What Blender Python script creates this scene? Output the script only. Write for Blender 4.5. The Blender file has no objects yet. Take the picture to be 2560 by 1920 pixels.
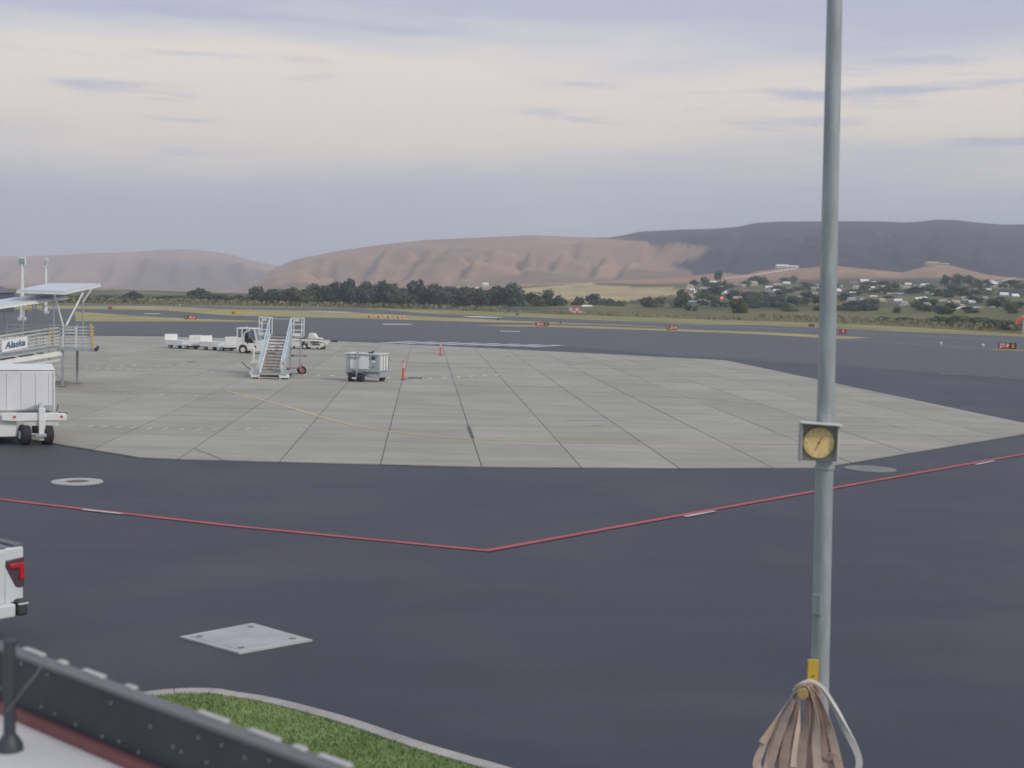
import bpy, bmesh, math, random
from mathutils import Vector, Matrix, noise
from mathutils.geometry import tessellate_polygon
R = math.radians
random.seed(7)
scene = bpy.context.scene
COL = scene.collection

# ------------------------------------------------------------------ camera
F, CX, CY, CAMZ = 3400.0, 1280.0, 960.0, 5.2          # focal length in pixels of a 2560 x 1920 frame
PITCH = math.atan((CY - 738.0) / F)
ROLL = R(1.4)
cam = bpy.data.cameras.new('Camera')
cam_ob = bpy.data.objects.new('Camera', cam)
COL.objects.link(cam_ob)
cam.sensor_width = 36.0
cam.lens = 36.0 * F / 2560.0
cam.clip_start, cam.clip_end = 0.05, 30000
cam_ob.location = (0, 0, CAMZ)
cam_ob.rotation_euler = (Matrix.Rotation(R(90) - PITCH, 3, 'X') @ Matrix.Rotation(ROLL, 3, 'Z')).to_euler()
cam.dof.use_dof = True
cam.dof.focus_distance = 70
cam.dof.aperture_fstop = 2.4
scene.camera = cam_ob

# ------------------------------------------------------------------ sky
SUN_EL, SUN_AZ = R(37), R(126)       # azimuth from +Y, clockwise towards +X
world = bpy.data.worlds.new('World')
scene.world = world
world.use_nodes = True
wt = world.node_tree
wt.nodes.clear()
def wn(t, **k):
    n = wt.nodes.new(t)
    for a, v in k.items():
        setattr(n, a, v)
    return n
def s2l(r, g, b):
    f = lambda c: (c / 255 / 12.92) if c / 255 <= 0.04045 else ((c / 255 + 0.055) / 1.055) ** 2.4
    return (f(r), f(g), f(b), 1)
wo = wn('ShaderNodeOutputWorld'); bg = wn('ShaderNodeBackground')
sky = wn('ShaderNodeTexSky', sky_type='NISHITA', sun_disc=False, sun_elevation=SUN_EL, sun_rotation=SUN_AZ, altitude=300, air_density=1.2, dust_density=3.0)
skm = wn('ShaderNodeVectorMath', operation='SCALE'); skm.inputs['Scale'].default_value = 0.1
wt.links.new(sky.outputs[0], skm.inputs[0])
tc = wn('ShaderNodeTexCoord')
sep = wn('ShaderNodeSeparateXYZ'); wt.links.new(tc.outputs['Generated'], sep.inputs[0])
mp = wn('ShaderNodeMapping'); mp.inputs['Scale'].default_value = (2.2, 2.2, 16)
wt.links.new(tc.outputs['Generated'], mp.inputs[0])
nz = wn('ShaderNodeTexNoise'); nz.inputs['Scale'].default_value = 1.6; nz.inputs['Detail'].default_value = 5; nz.inputs['Roughness'].default_value = .5
wt.links.new(mp.outputs[0], nz.inputs['Vector'])
m1 = wn('ShaderNodeMath', operation='MULTIPLY_ADD'); m1.inputs[1].default_value = 0.10; m1.inputs[2].default_value = -0.05
wt.links.new(nz.outputs['Fac'], m1.inputs[0])
m2 = wn('ShaderNodeMath', operation='ADD'); wt.links.new(sep.outputs['Z'], m2.inputs[0]); wt.links.new(m1.outputs[0], m2.inputs[1])
rp = wn('ShaderNodeValToRGB'); cr = rp.color_ramp
stops = [(0.0, (150, 163, 180)), (.03, (158, 169, 184)), (.062, (174, 181, 196)), (.085, (203, 200, 202)), (.11, (238, 224, 203)), (.155, (238, 225, 209)), (.175, (212, 208, 208)),
         (.20, (181, 185, 204)), (.30, (177, 182, 201)), (.6, (182, 187, 204)), (1.0, (182, 188, 205))]
while len(cr.elements) < len(stops):
    cr.elements.new(0.5)
for e, (p, c) in zip(cr.elements, stops):
    e.position = p; e.color = s2l(*c)
wt.links.new(m2.outputs[0], rp.inputs[0])
# small streaks of cloud
mp2 = wn('ShaderNodeMapping'); mp2.inputs['Scale'].default_value = (5.5, 5.5, 62); mp2.inputs['Location'].default_value = (3.1, 1.7, 0.6)
wt.links.new(tc.outputs['Generated'], mp2.inputs[0])
nz2 = wn('ShaderNodeTexNoise'); nz2.inputs['Scale'].default_value = 1.0; nz2.inputs['Detail'].default_value = 7; nz2.inputs['Roughness'].default_value = .55
wt.links.new(mp2.outputs[0], nz2.inputs['Vector'])
sm = wn('ShaderNodeMapRange', interpolation_type='SMOOTHSTEP'); sm.inputs['From Min'].default_value = .54; sm.inputs['From Max'].default_value = .68; sm.inputs['To Max'].default_value = .8
wt.links.new(nz2.outputs['Fac'], sm.inputs['Value'])
mx1 = wn('ShaderNodeMix', data_type='RGBA'); mx1.inputs['B'].default_value = s2l(174, 178, 199)
wt.links.new(sm.outputs[0], mx1.inputs['Factor']); wt.links.new(rp.outputs[0], mx1.inputs['A'])
mx2 = wn('ShaderNodeMix', data_type='RGBA'); mx2.inputs['Factor'].default_value = .93
wt.links.new(skm.outputs[0], mx2.inputs['A']); wt.links.new(mx1.outputs['Result'], mx2.inputs['B'])
wt.links.new(mx2.outputs['Result'], bg.inputs['Color']); bg.inputs['Strength'].default_value = 1.0
wt.links.new(bg.outputs[0], wo.inputs[0])

sun = bpy.data.lights.new('Sun', 'SUN'); sun.energy = 1.5; sun.angle = R(10); sun.color = (1, .91, .80)
sun_ob = bpy.data.objects.new('Sun', sun); COL.objects.link(sun_ob)
sd = Vector((math.sin(SUN_AZ) * math.cos(SUN_EL), math.cos(SUN_AZ) * math.cos(SUN_EL), math.sin(SUN_EL)))
sun_ob.rotation_euler = sd.to_track_quat('Z', 'Y').to_euler()
sun_ob.location = sd * 100
vs = scene.view_settings
vs.view_transform = 'Standard'; vs.look = 'None'; vs.gamma = 1; vs.exposure = 0.28; vs.use_curve_mapping = False
scene.render.engine = 'CYCLES'
scene.cycles.use_denoising = True
scene.cycles.max_bounces = 5
scene.cycles.volume_bounces = 1
scene.cycles.filter_width = 1.7

# ------------------------------------------------------------------ pixel -> place
CM = cam_ob.rotation_euler.to_matrix()
ORI = Vector((0, 0, CAMZ))
def ray(u, v):
    return CM @ Vector((u - CX, CY - v, -F))
def at(u, v, z=0.0):
    d = ray(u, v)
    return ORI + d * ((z - CAMZ) / d.z)
def pt(u, v, depth):
    d = ray(u, v)
    return ORI + d * (depth / d.y)
def hor(u):
    return 738.0 + (u - 1280.0) * math.tan(ROLL)

# ------------------------------------------------------------------ materials
MATS = {}
def mat(name, col, rough=.6, var=0.0, scale=3.0, bump=0.0, metal=0.0, spec=.5, rnd=0.0, col2=None, stretch=None, detail=6, bscale=None):
    if name in MATS:
        return MATS[name]
    m = bpy.data.materials.new(name); m.use_nodes = True
    nt = m.node_tree; b = nt.nodes['Principled BSDF']
    b.inputs['Roughness'].default_value = rough; b.inputs['Metallic'].default_value = metal
    b.inputs['Specular IOR Level'].default_value = spec
    c1 = (*col, 1)
    b.inputs['Base Color'].default_value = c1
    out = None
    if var or bump or col2:
        t = nt.nodes.new('ShaderNodeTexCoord'); vec = t.outputs['Object']
        if stretch:
            mpn = nt.nodes.new('ShaderNodeMapping'); mpn.inputs['Scale'].default_value = stretch
            nt.links.new(vec, mpn.inputs[0]); vec = mpn.outputs[0]
        n = nt.nodes.new('ShaderNodeTexNoise'); n.inputs['Scale'].default_value = scale; n.inputs['Detail'].default_value = detail; n.inputs['Roughness'].default_value = .6
        nt.links.new(vec, n.inputs['Vector'])
        r = nt.nodes.new('ShaderNodeMapRange'); r.inputs['From Min'].default_value = .3; r.inputs['From Max'].default_value = .7
        nt.links.new(n.outputs['Fac'], r.inputs['Value'])
        mx = nt.nodes.new('ShaderNodeMix'); mx.data_type = 'RGBA'
        ca = tuple(max(0, c * (1 - var)) for c in col); cb = col2 if col2 else tuple(min(1, c * (1 + var)) for c in col)
        mx.inputs['A'].default_value = (*ca, 1); mx.inputs['B'].default_value = (*cb, 1)
        nt.links.new(r.outputs[0], mx.inputs['Factor']); out = mx.outputs['Result']
        if bump:
            bn = nt.nodes.new('ShaderNodeBump'); bn.inputs['Strength'].default_value = bump; bn.inputs['Distance'].default_value = .02
            n2 = nt.nodes.new('ShaderNodeTexNoise'); n2.inputs['Scale'].default_value = bscale or scale * 12; n2.inputs['Detail'].default_value = 4
            nt.links.new(t.outputs['Object'], n2.inputs['Vector'])
            nt.links.new(n2.outputs['Fac'], bn.inputs['Height']); nt.links.new(bn.outputs[0], b.inputs['Normal'])
    if rnd:
        oi = nt.nodes.new('ShaderNodeObjectInfo')
        rr = nt.nodes.new('ShaderNodeMapRange'); rr.inputs['To Min'].default_value = 1 - rnd; rr.inputs['To Max'].default_value = 1 + rnd
        nt.links.new(oi.outputs['Random'], rr.inputs['Value'])
        vm = nt.nodes.new('ShaderNodeVectorMath'); vm.operation = 'SCALE'
        if out:
            nt.links.new(out, vm.inputs[0])
        else:
            vm.inputs[0].default_value = col
        nt.links.new(rr.outputs[0], vm.inputs['Scale']); out = vm.outputs[0]
    if out:
        nt.links.new(out, b.inputs['Base Color'])
    MATS[name] = m
    return m
def attr_mat(name, rough=.9, scale=.02, var=.25, bump=0):
    m = bpy.data.materials.new(name); m.use_nodes = True
    nt = m.node_tree; b = nt.nodes['Principled BSDF']; b.inputs['Roughness'].default_value = rough; b.inputs['Specular IOR Level'].default_value = .1
    a = nt.nodes.new('ShaderNodeAttribute'); a.attribute_name = 'tint'
    t = nt.nodes.new('ShaderNodeTexCoord')
    n = nt.nodes.new('ShaderNodeTexNoise'); n.inputs['Scale'].default_value = scale; n.inputs['Detail'].default_value = 8
    nt.links.new(t.outputs['Object'], n.inputs['Vector'])
    r = nt.nodes.new('ShaderNodeMapRange'); r.inputs['From Min'].default_value = .3; r.inputs['From Max'].default_value = .7
    r.inputs['To Min'].default_value = 1 - var; r.inputs['To Max'].default_value = 1 + var
    nt.links.new(n.outputs['Fac'], r.inputs['Value'])
    vm = nt.nodes.new('ShaderNodeVectorMath'); vm.operation = 'SCALE'
    nt.links.new(a.outputs['Color'], vm.inputs[0]); nt.links.new(r.outputs[0], vm.inputs['Scale'])
    nt.links.new(vm.outputs[0], b.inputs['Base Color'])
    MATS[name] = m
    return m
WHITE = mat('white_paint', (.78, .79, .77), .45, .09, 2.5)
OFFW = mat('off_white_paint', (.62, .63, .60), .5, .08, 2.0)
GREYP = mat('grey_blue_paint', (.36, .41, .43), .45, .06, 2.0)
BLUEP = mat('pale_blue_rail_paint', (.50, .60, .66), .4, .05, 3)
STEEL = mat('galvanised_steel', (.42, .45, .47), .4, .12, 5, metal=.35)
RUBBER = mat('black_rubber', (.03, .03, .035), .85, .2, 8)
DARK = mat('dark_metal', (.05, .055, .06), .6, .15, 6)
GLASS = mat('tinted_glass', (.12, .17, .19), .08, spec=.8)
TREAD = mat('tread_plate', (.36, .32, .27), .7, .12, 6)
RED = mat('red_paint', (.45, .05, .05), .55, .1, 4)
ORANGE = mat('orange_plastic', (.75, .13, .06), .5, .06, 6)
YELLOW = mat('yellow_paint', (.62, .42, .05), .5, .1, 6)
BLACK = mat('black_paint', (.02, .02, .022), .5, .1, 5)
SIGNRED = mat('sign_red', (.42, .03, .04), .5)
SIGNYEL = mat('sign_yellow', (.7, .45, .05), .5)

# ------------------------------------------------------------------ mesh builder
class MB:
    def __init__(s):
        s.v = []; s.f = []
    def face(s, *pts):
        i = len(s.v); s.v += [Vector(p) for p in pts]; s.f.append(tuple(range(i, i + len(pts))))
        return s
    def box(s, c, size, rz=0.0, rx=0.0, ry=0.0):
        c = Vector(c); i = len(s.v)
        M = Matrix.Rotation(rz, 3, 'Z') @ Matrix.Rotation(ry, 3, 'Y') @ Matrix.Rotation(rx, 3, 'X')
        for dz in (-.5, .5):
            for dx, dy in ((-.5, -.5), (.5, -.5), (.5, .5), (-.5, .5)):
                s.v.append(c + M @ Vector((dx * size[0], dy * size[1], dz * size[2])))
        s.f += [tuple(i + k for k in q) for q in ((3, 2, 1, 0), (4, 5, 6, 7), (0, 1, 5, 4), (1, 2, 6, 5), (2, 3, 7, 6), (3, 0, 4, 7))]
        return s
    def bar(s, p, q, w, h, up=(0, 0, 1)):
        p = Vector(p); q = Vector(q); d = (q - p).normalized(); up = Vector(up)
        if abs(d.dot(up)) > .98:
            up = Vector((0, 1, 0))
        a = d.cross(up).normalized(); b = a.cross(d).normalized(); i = len(s.v)
        for e in (p, q):
            for x, y in ((-.5, -.5), (.5, -.5), (.5, .5), (-.5, .5)):
                s.v.append(e + a * x * w + b * y * h)
        s.f += [tuple(i + k for k in t) for t in ((0, 1, 2, 3), (7, 6, 5, 4), (0, 4, 5, 1), (1, 5, 6, 2), (2, 6, 7, 3), (3, 7, 4, 0))]
        return s
    def tube(s, p, q, r, n=10, r2=None, caps=True):
        p = Vector(p); q = Vector(q); d = (q - p).normalized(); r2 = r if r2 is None else r2
        up = Vector((0, 0, 1)) if abs(d.z) < .95 else Vector((0, 1, 0))
        a = d.cross(up).normalized(); b = a.cross(d).normalized(); i = len(s.v)
        for e, rr in ((p, r), (q, r2)):
            for k in range(n):
                t = 2 * math.pi * k / n
                s.v.append(e + (a * math.cos(t) + b * math.sin(t)) * rr)
        for k in range(n):
            s.f.append((i + k, i + (k + 1) % n, i + n + (k + 1) % n, i + n + k))
        if caps:
            s.f.append(tuple(i + k for k in reversed(range(n)))); s.f.append(tuple(i + n + k for k in range(n)))
        return s
    def path(s, pts, r, n=8):
        pts = [Vector(p) for p in pts]; i0 = len(s.v); ref = None
        for j, p in enumerate(pts):
            d = (pts[min(j + 1, len(pts) - 1)] - pts[max(j - 1, 0)]).normalized()
            if ref is None:
                up = Vector((0, 0, 1)) if abs(d.z) < .9 else Vector((0, 1, 0))
                ref = d.cross(up).normalized()
            a = (ref - d * ref.dot(d)).normalized(); ref = a; b = d.cross(a)
            for k in range(n):
                t = 2 * math.pi * k / n
                s.v.append(p + (a * math.cos(t) + b * math.sin(t)) * r)
        for j in range(len(pts) - 1):
            for k in range(n):
                s.f.append((i0 + j * n + k, i0 + j * n + (k + 1) % n, i0 + (j + 1) * n + (k + 1) % n, i0 + (j + 1) * n + k))
        s.f.append(tuple(i0 + k for k in reversed(range(n)))); e = i0 + (len(pts) - 1) * n
        s.f.append(tuple(e + k for k in range(n)))
        return s
    def prism(s, poly, y0, y1):                       # (x, z) outline pushed along y
        n = len(poly); i = len(s.v)
        s.v += [Vector((x, y0, z)) for x, z in poly] + [Vector((x, y1, z)) for x, z in poly]
        s.f.append(tuple(i + k for k in range(n))); s.f.append(tuple(i + n + k for k in reversed(range(n))))
        for k in range(n):
            s.f.append((i + (k + 1) % n, i + k, i + n + k, i + n + (k + 1) % n))
        return s
    def slab(s, pts, t):                               # any flat outline, thickened downwards
        pts = [Vector(p) for p in pts]; n = len(pts); i = len(s.v)
        s.v += pts + [p - Vector((0, 0, t)) for p in pts]
        tris = tessellate_polygon([pts])
        for a, b, c in tris:
            s.f.append((i + a, i + b, i + c)); s.f.append((i + n + c, i + n + b, i + n + a))
        for k in range(n):
            s.f.append((i + k, i + n + k, i + n + (k + 1) % n, i + (k + 1) % n))
        return s
    def sheet(s, pts):
        pts = [Vector(p) for p in pts]; i = len(s.v); s.v += pts
        for a, b, c in tessellate_polygon([pts]):
            s.f.append((i + a, i + b, i + c))
        return s
    def lathe(s, prof, n=16, c=(0, 0, 0)):
        c = Vector(c); i = len(s.v); m = len(prof)
        for r, z in prof:
            for k in range(n):
                t = 2 * math.pi * k / n
                s.v.append(c + Vector((r * math.cos(t), r * math.sin(t), z)))
        for j in range(m - 1):
            for k in range(n):
                s.f.append((i + j * n + k, i + j * n + (k + 1) % n, i + (j + 1) * n + (k + 1) % n, i + (j + 1) * n + k))
        s.f.append(tuple(i + k for k in reversed(range(n)))); s.f.append(tuple(i + (m - 1) * n + k for k in range(n)))
        return s
    def mesh(s, name, m, up=False, fix=True):
        me = bpy.data.meshes.new(name); me.from_pydata([tuple(v) for v in s.v], [], s.f)
        if fix:
            bm = bmesh.new(); bm.from_mesh(me); bmesh.ops.recalc_face_normals(bm, faces=bm.faces)
            if up:
                for f in bm.faces:
                    if f.normal.z < 0:
                        f.normal_flip()
            bm.to_mesh(me); bm.free()
        me.materials.append(m)
        return me
    def build(s, name, m, parent=None, world=False, bevel=0.0, smooth=True, up=False, label=None):
        if world and parent is not None:
            o = parent.location.copy(); s.v = [v - o for v in s.v]
        me = s.mesh(name, m, up)
        if smooth:
            me.polygons.foreach_set('use_smooth', [True] * len(me.polygons)); me.set_sharp_from_angle(angle=R(35))
        ob = bpy.data.objects.new(name, me); COL.objects.link(ob)
        if parent is not None:
            ob.parent = parent
        if bevel:
            b = ob.modifiers.new('Bevel', 'BEVEL'); b.width = bevel; b.segments = 2; b.limit_method = 'ANGLE'; b.angle_limit = R(40)
        if label:
            ob['label'] = label
        return ob
def tag(o, label=None, cat=None, group=None, kind=None):
    for k, v in (('label', label), ('category', cat), ('group', group), ('kind', kind)):
        if v:
            o[k] = v
    return o
def thing(name, label, cat, loc=(0, 0, 0), rz=0.0, group=None):
    o = bpy.data.objects.new(name, None); COL.objects.link(o); o.empty_display_size = .2
    o.location = loc; o.rotation_euler = (0, 0, rz)
    return tag(o, label, cat, group)
def copy_tree(o, parent=None):
    c = o.copy(); COL.objects.link(c); c.parent = parent
    for ch in [x for x in o.children]:
        copy_tree(ch, c)
    return c
def text_mesh(body, size, shear=0.0, extrude=.004, bold=0.0):
    cu = bpy.data.curves.new('lettering', 'FONT'); cu.body = body; cu.size = size; cu.shear = shear; cu.extrude = extrude; cu.offset = bold
    cu.align_x = 'CENTER'; cu.align_y = 'CENTER'
    ob = bpy.data.objects.new('lettering', cu); COL.objects.link(ob)
    dg = bpy.context.evaluated_depsgraph_get(); dg.update()
    me = bpy.data.meshes.new_from_object(ob.evaluated_get(dg))
    bpy.data.objects.remove(ob)
    return me
def lettering(body, size, m, parent, loc, rot=(R(90), 0, 0), shear=0.0, bold=0.0, sx=1.0):
    me = text_mesh(body, size, shear, .004, bold); me.materials.clear(); me.materials.append(m)
    o = bpy.data.objects.new('lettering', me); COL.objects.link(o); o.parent = parent; o.location = loc; o.rotation_euler = rot; o.scale = (sx, 1, 1)
    return o
def interp(tab, x):
    if x <= tab[0][0]:
        return tab[0][1]
    for (a, va), (b, vb) in zip(tab, tab[1:]):
        if x <= b:
            t = (x - a) / (b - a); return va + (vb - va) * t
    return tab[-1][1]
def inside(p, poly):
    x, y = p; c = False
    for (x1, y1), (x2, y2) in zip(poly, poly[1:] + poly[:1]):
        if (y1 > y) != (y2 > y) and x < (x2 - x1) * (y - y1) / (y2 - y1) + x1:
            c = not c
    return c
ORD = ['first', 'second', 'third', 'fourth', 'fifth', 'sixth', 'seventh', 'eighth', 'ninth', 'tenth', 'eleventh', 'twelfth']
def ordinal(i):
    return ORD[i] if i < len(ORD) else '%d%s' % (i + 1, {1: 'st', 2: 'nd', 3: 'rd'}.get((i + 1) % 10 if (i + 1) // 10 != 1 else 0, 'th'))

# ================================================================== GROUND
GRASSM = mat('dry_airfield_grass', (.26, .25, .11), .95, .25, .05, col2=(.38, .35, .17), spec=.1, detail=10)
g = MB(); g.face((-7000, -300, 0), (7000, -300, 0), (7000, 7000, 0), (-7000, 7000, 0))
tag(g.build('ground', GRASSM, smooth=False, up=True), kind='structure')

# ------------------------------------------------------------------ asphalt with markings
def asphalt_material():
    m = mat('asphalt', (.038, .043, .055), .62, .18, .12, bump=.12, bscale=60, spec=.5, detail=8)
    nt = m.node_tree; b = nt.nodes['Principled BSDF']
    src = b.inputs['Base Color'].links[0].from_socket
    t = nt.nodes.new('ShaderNodeTexCoord'); mp = nt.nodes.new('ShaderNodeMapping'); mp.inputs['Scale'].default_value = (.05, .5, 1); mp.inputs['Rotation'].default_value = (0, 0, R(20))
    nt.links.new(t.outputs['Object'], mp.inputs[0])
    n = nt.nodes.new('ShaderNodeTexNoise'); n.inputs['Scale'].default_value = 1.5; n.inputs['Detail'].default_value = 9; n.inputs['Roughness'].default_value = .7
    nt.links.new(mp.outputs[0], n.inputs['Vector'])
    n3 = nt.nodes.new('ShaderNodeTexNoise'); n3.inputs['Scale'].default_value = 25; n3.inputs['Detail'].default_value = 6
    nt.links.new(t.outputs['Object'], n3.inputs['Vector'])
    ad = nt.nodes.new('ShaderNodeMath'); ad.operation = 'ADD'; nt.links.new(n.outputs['Fac'], ad.inputs[0]); nt.links.new(n3.outputs['Fac'], ad.inputs[1])
    r = nt.nodes.new('ShaderNodeMapRange'); r.inputs['From Min'].default_value = .7; r.inputs['From Max'].default_value = 1.3; r.inputs['To Min'].default_value = .78; r.inputs['To Max'].default_value = 1.25
    nt.links.new(ad.outputs[0], r.inputs['Value'])
    vm = nt.nodes.new('ShaderNodeVectorMath'); vm.operation = 'SCALE'
    n4 = nt.nodes.new('ShaderNodeTexNoise'); n4.inputs['Scale'].default_value = .16; n4.inputs['Detail'].default_value = 6; n4.inputs['Distortion'].default_value = .6
    nt.links.new(t.outputs['Object'], n4.inputs['Vector'])
    r4 = nt.nodes.new('ShaderNodeMapRange'); r4.inputs['From Min'].default_value = .48; r4.inputs['From Max'].default_value = .72; r4.inputs['To Max'].default_value = .85
    nt.links.new(n4.outputs['Fac'], r4.inputs['Value'])
    mx4 = nt.nodes.new('ShaderNodeMix'); mx4.data_type = 'RGBA'; mx4.inputs['B'].default_value = (.062, .063, .070, 1)
    nt.links.new(r4.outputs[0], mx4.inputs['Factor']); nt.links.new(src, mx4.inputs['A']); src = mx4.outputs['Result']
    nt.links.new(src, vm.inputs[0]); nt.links.new(r.outputs[0], vm.inputs['Scale']); nt.links.new(vm.outputs[0], b.inputs['Base Color'])
    return m
ASPH = asphalt_material()
far_edge = [(-700, 752), (-200, 757), (0, 759), (185, 760), (420, 761), (560, 767), (900, 771), (1100, 786), (1360, 795), (1740, 811), (1900, 813), (2110, 823), (2560, 842), (2800, 852), (3200, 872)]
pts = [at(u, v, .01) for u, v in far_edge] + [Vector((60, 40, .01)), Vector((60, -60, .01)), Vector((-70, -60, .01)), Vector((-110, 60, .01))]
asphalt = MB().sheet(pts).build('asphalt_apron', ASPH, smooth=False, up=True)
tag(asphalt, kind='structure')
OLDA = mat('old_taxiway_asphalt', (.078, .079, .085), .65, .12, .06, spec=.5, detail=9, stretch=(.3, 1, 1))
tw = [(-700, 751), (-200, 756.5), (0, 758.5), (185, 759.5), (420, 760.5), (560, 766.5), (900, 770.5), (1100, 785.5), (1360, 794.5), (1740, 810.5), (1900, 812.5), (2110, 822.5), (2560, 841.5), (2800, 851.5), (3200, 871.5), (3200, 996), (2800, 966.5), (2560, 948.5), (2250, 925.5), (1920, 902.5), (1700, 889.5), (1380, 863), (1290, 862), (820, 848), (400, 838), (0, 836), (-700, 834)]
tag(MB().sheet([at(u, v, .016) for u, v in tw]).build('taxiway', OLDA, smooth=False, up=True), kind='structure')
WLINE = mat('worn_white_line_paint', (.50, .50, .48), .7, .3, 1.2)
YLINE = mat('worn_yellow_line_paint', (.60, .49, .24), .7, .15, 1.2)
RLINE = mat('red_line_paint', (.42, .085, .095), .7, .2, 1.0)
ZM = .055
def stripe(name, pts, w, m, z=.024, parent=asphalt, px=True):
    P = [at(u, v, z) if px else Vector((u, v, z)) for u, v in pts]
    L = []; Rr = []
    for i, p in enumerate(P):
        d = (P[min(i + 1, len(P) - 1)] - P[max(i - 1, 0)]); d.z = 0; d.normalize(); nn = Vector((-d.y, d.x, 0)) * w / 2
        L.append(p + nn); Rr.append(p - nn)
    b = MB()
    for i in range(len(P) - 1):
        b.face(L[i], L[i + 1], Rr[i + 1], Rr[i])
    return b.build(name, m, parent, smooth=False, up=True)
def patch(name, pts, m, z=.03, parent=asphalt):
    return MB().sheet([at(u, v, z) for u, v in pts]).build(name, m, parent, smooth=False, up=True)
stripe('red_line', [(-60, 1242), (0, 1248), (600, 1316), (1216, 1376)], .19, RLINE)
stripe('red_line', [(1212, 1377), (1700, 1288), (2250, 1190), (2620, 1124)], .19, RLINE, z=.0275)
for seg in ([(206, 1273), (306, 1284)], [(1712, 1291), (1788, 1277)], [(2440, 1161), (2486, 1152)]):
    stripe('white_dash', seg, .13, WLINE, z=.031)
for a in ([(1100, 867), (1360, 864), (1560, 866), (1800, 886), (1920, 893), (2250, 914), (2560, 937), (2800, 955)],
          [(1290, 858), (1380, 861), (1700, 890), (1920, 903), (2250, 926), (2560, 949), (2800, 967)]):
    stripe('taxi_line', a, .22, mat('faded_taxi_line', (.24, .22, .17), .7, .3, .5))
stripe('runway_edge_line', [(1560, 806), (1740, 813.5), (1900, 819), (2106, 830), (2560, 853), (2800, 866)], .9, mat('far_white_line', (.34, .34, .33), .7, .2, .4))
stripe('taxi_edge_line', [(2106, 848), (2300, 861), (2486, 873), (2620, 881)], .45, mat('far_white_line', (.3, .3, .3)))
for a in ([(2300, 885), (2350, 888)], [(2380, 889), (2402, 889)], [(2420, 889), (2440, 889)], [(2470, 889), (2490, 889)], [(1955, 863), (1975, 864)], [(2040, 875), (2065, 876)], [(2115, 876), (2150, 878)], [(2486, 899), (2560, 902)]):
    stripe('taxi_dash', a, .22, MATS['faded_taxi_line'])
stripe('bright_dash', [(2352, 933), (2398, 935)], .22, WLINE)
for i in range(8):                                  # hatched white chevron bars on the far asphalt
    u = 940 + i * 52; v = 857.2 + i * 1.35
    b0 = [at(u, v, .026), at(u + 34, v + .9, .026), at(u + 112, v - 3.4, .026), at(u + 84, v - 4.4, .026)]
    MB().sheet(b0).build('hatch_bar', mat('hatch_white', (.5, .5, .5), .7, .2, .6), asphalt, smooth=False, up=True)
for a in ([(745, 777), (800, 777.5), (880, 780.5), (868, 781.6), (790, 781)], [(1155, 790.6), (1200, 791), (1262, 793.4), (1240, 794), (1170, 792.4)], [(955, 809.5), (1030, 810), (1030, 811.2), (960, 811)], [(1250, 827), (1300, 828), (1300, 829), (1252, 828.4)], [(360, 784), (400, 783.5), (402, 784.5), (362, 785)]):
    patch('runway_marking', a, mat('runway_white', (.75, .75, .75), .7, .1, .4), z=.03)
# grass strips between taxiways
GRASS2 = mat('dry_strip_grass', (.34, .31, .14), .95, .2, .08, col2=(.44, .40, .20), spec=.1)
def strip(name, pts):
    MB().sheet([at(u, v, .034) for u, v in pts]).build(name, GRASS2, asphalt, smooth=False, up=True)
strip('grass_strip', [(185, 778), (300, 787), (420, 794), (560, 799.5), (700, 804), (610, 805), (400, 804), (190, 803)])
strip('grass_strip', [(-300, 768), (0, 764), (185, 764), (420, 765.5), (560, 773), (760, 777), (900, 782), (1100, 793), (1360, 805), (1560, 812), (1740, 822), (1560, 814.5), (1360, 808.5), (1100, 802.5), (900, 796), (760, 793), (560, 788.5), (420, 776), (185, 772), (0, 773), (-300, 778)])
strip('grass_strip', [(1172, 813), (1360, 812), (1476, 815.5), (1740, 824.5), (1922, 831), (2180, 844), (2105, 848), (1922, 837), (1740, 829.5), (1476, 821), (1360, 817), (1250, 816)])
strip('grass_strip', [(2475, 872), (2560, 874), (2700, 880), (2700, 884), (2560, 877.5), (2480, 875)])

# ------------------------------------------------------------------ concrete apron slabs
def concrete_material():
    m = mat('apron_concrete', (.355, .345, .295), .85, .10, .25, bump=.15, bscale=40, rnd=.07, spec=.3, detail=8)
    nt = m.node_tree; b = nt.nodes['Principled BSDF']
    src = b.inputs['Base Color'].links[0].from_socket
    t = nt.nodes.new('ShaderNodeTexCoord'); mp = nt.nodes.new('ShaderNodeMapping'); mp.inputs['Scale'].default_value = (.12, .9, 1)
    nt.links.new(t.outputs['Object'], mp.inputs[0])
    n = nt.nodes.new('ShaderNodeTexNoise'); n.inputs['Scale'].default_value = .9; n.inputs['Detail'].default_value = 10; n.inputs['Roughness'].default_value = .65
    nt.links.new(mp.outputs[0], n.inputs['Vector'])
    r = nt.nodes.new('ShaderNodeMapRange'); r.inputs['From Min'].default_value = .3; r.inputs['From Max'].default_value = .7; r.inputs['To Min'].default_value = .84; r.inputs['To Max'].default_value = 1.12
    nt.links.new(n.outputs['Fac'], r.inputs['Value'])
    vm = nt.nodes.new('ShaderNodeVectorMath'); vm.operation = 'SCALE'
    nt.links.new(src, vm.inputs[0]); nt.links.new(r.outputs[0], vm.inputs['Scale']); nt.links.new(vm.outputs[0], b.inputs['Base Color'])
    return m
CONC = concrete_material()
JOINT = mat('joint_sealant', (.15, .15, .145), .8, .2, 2)
outline_px = [(-420, 1020), (119, 1109), (347, 1146), (440, 1150), (1204, 1170), (1714, 1173), (2040, 1172), (2120, 1160), (2560, 1087), (2632, 1075), (2560, 1064), (2383, 1031), (1815, 902), (1526, 887), (1280, 874.5), (820, 853), (400, 842), (0, 839), (-420, 836)]
outline = [at(u, v, 0) for u, v in outline_px]
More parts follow.
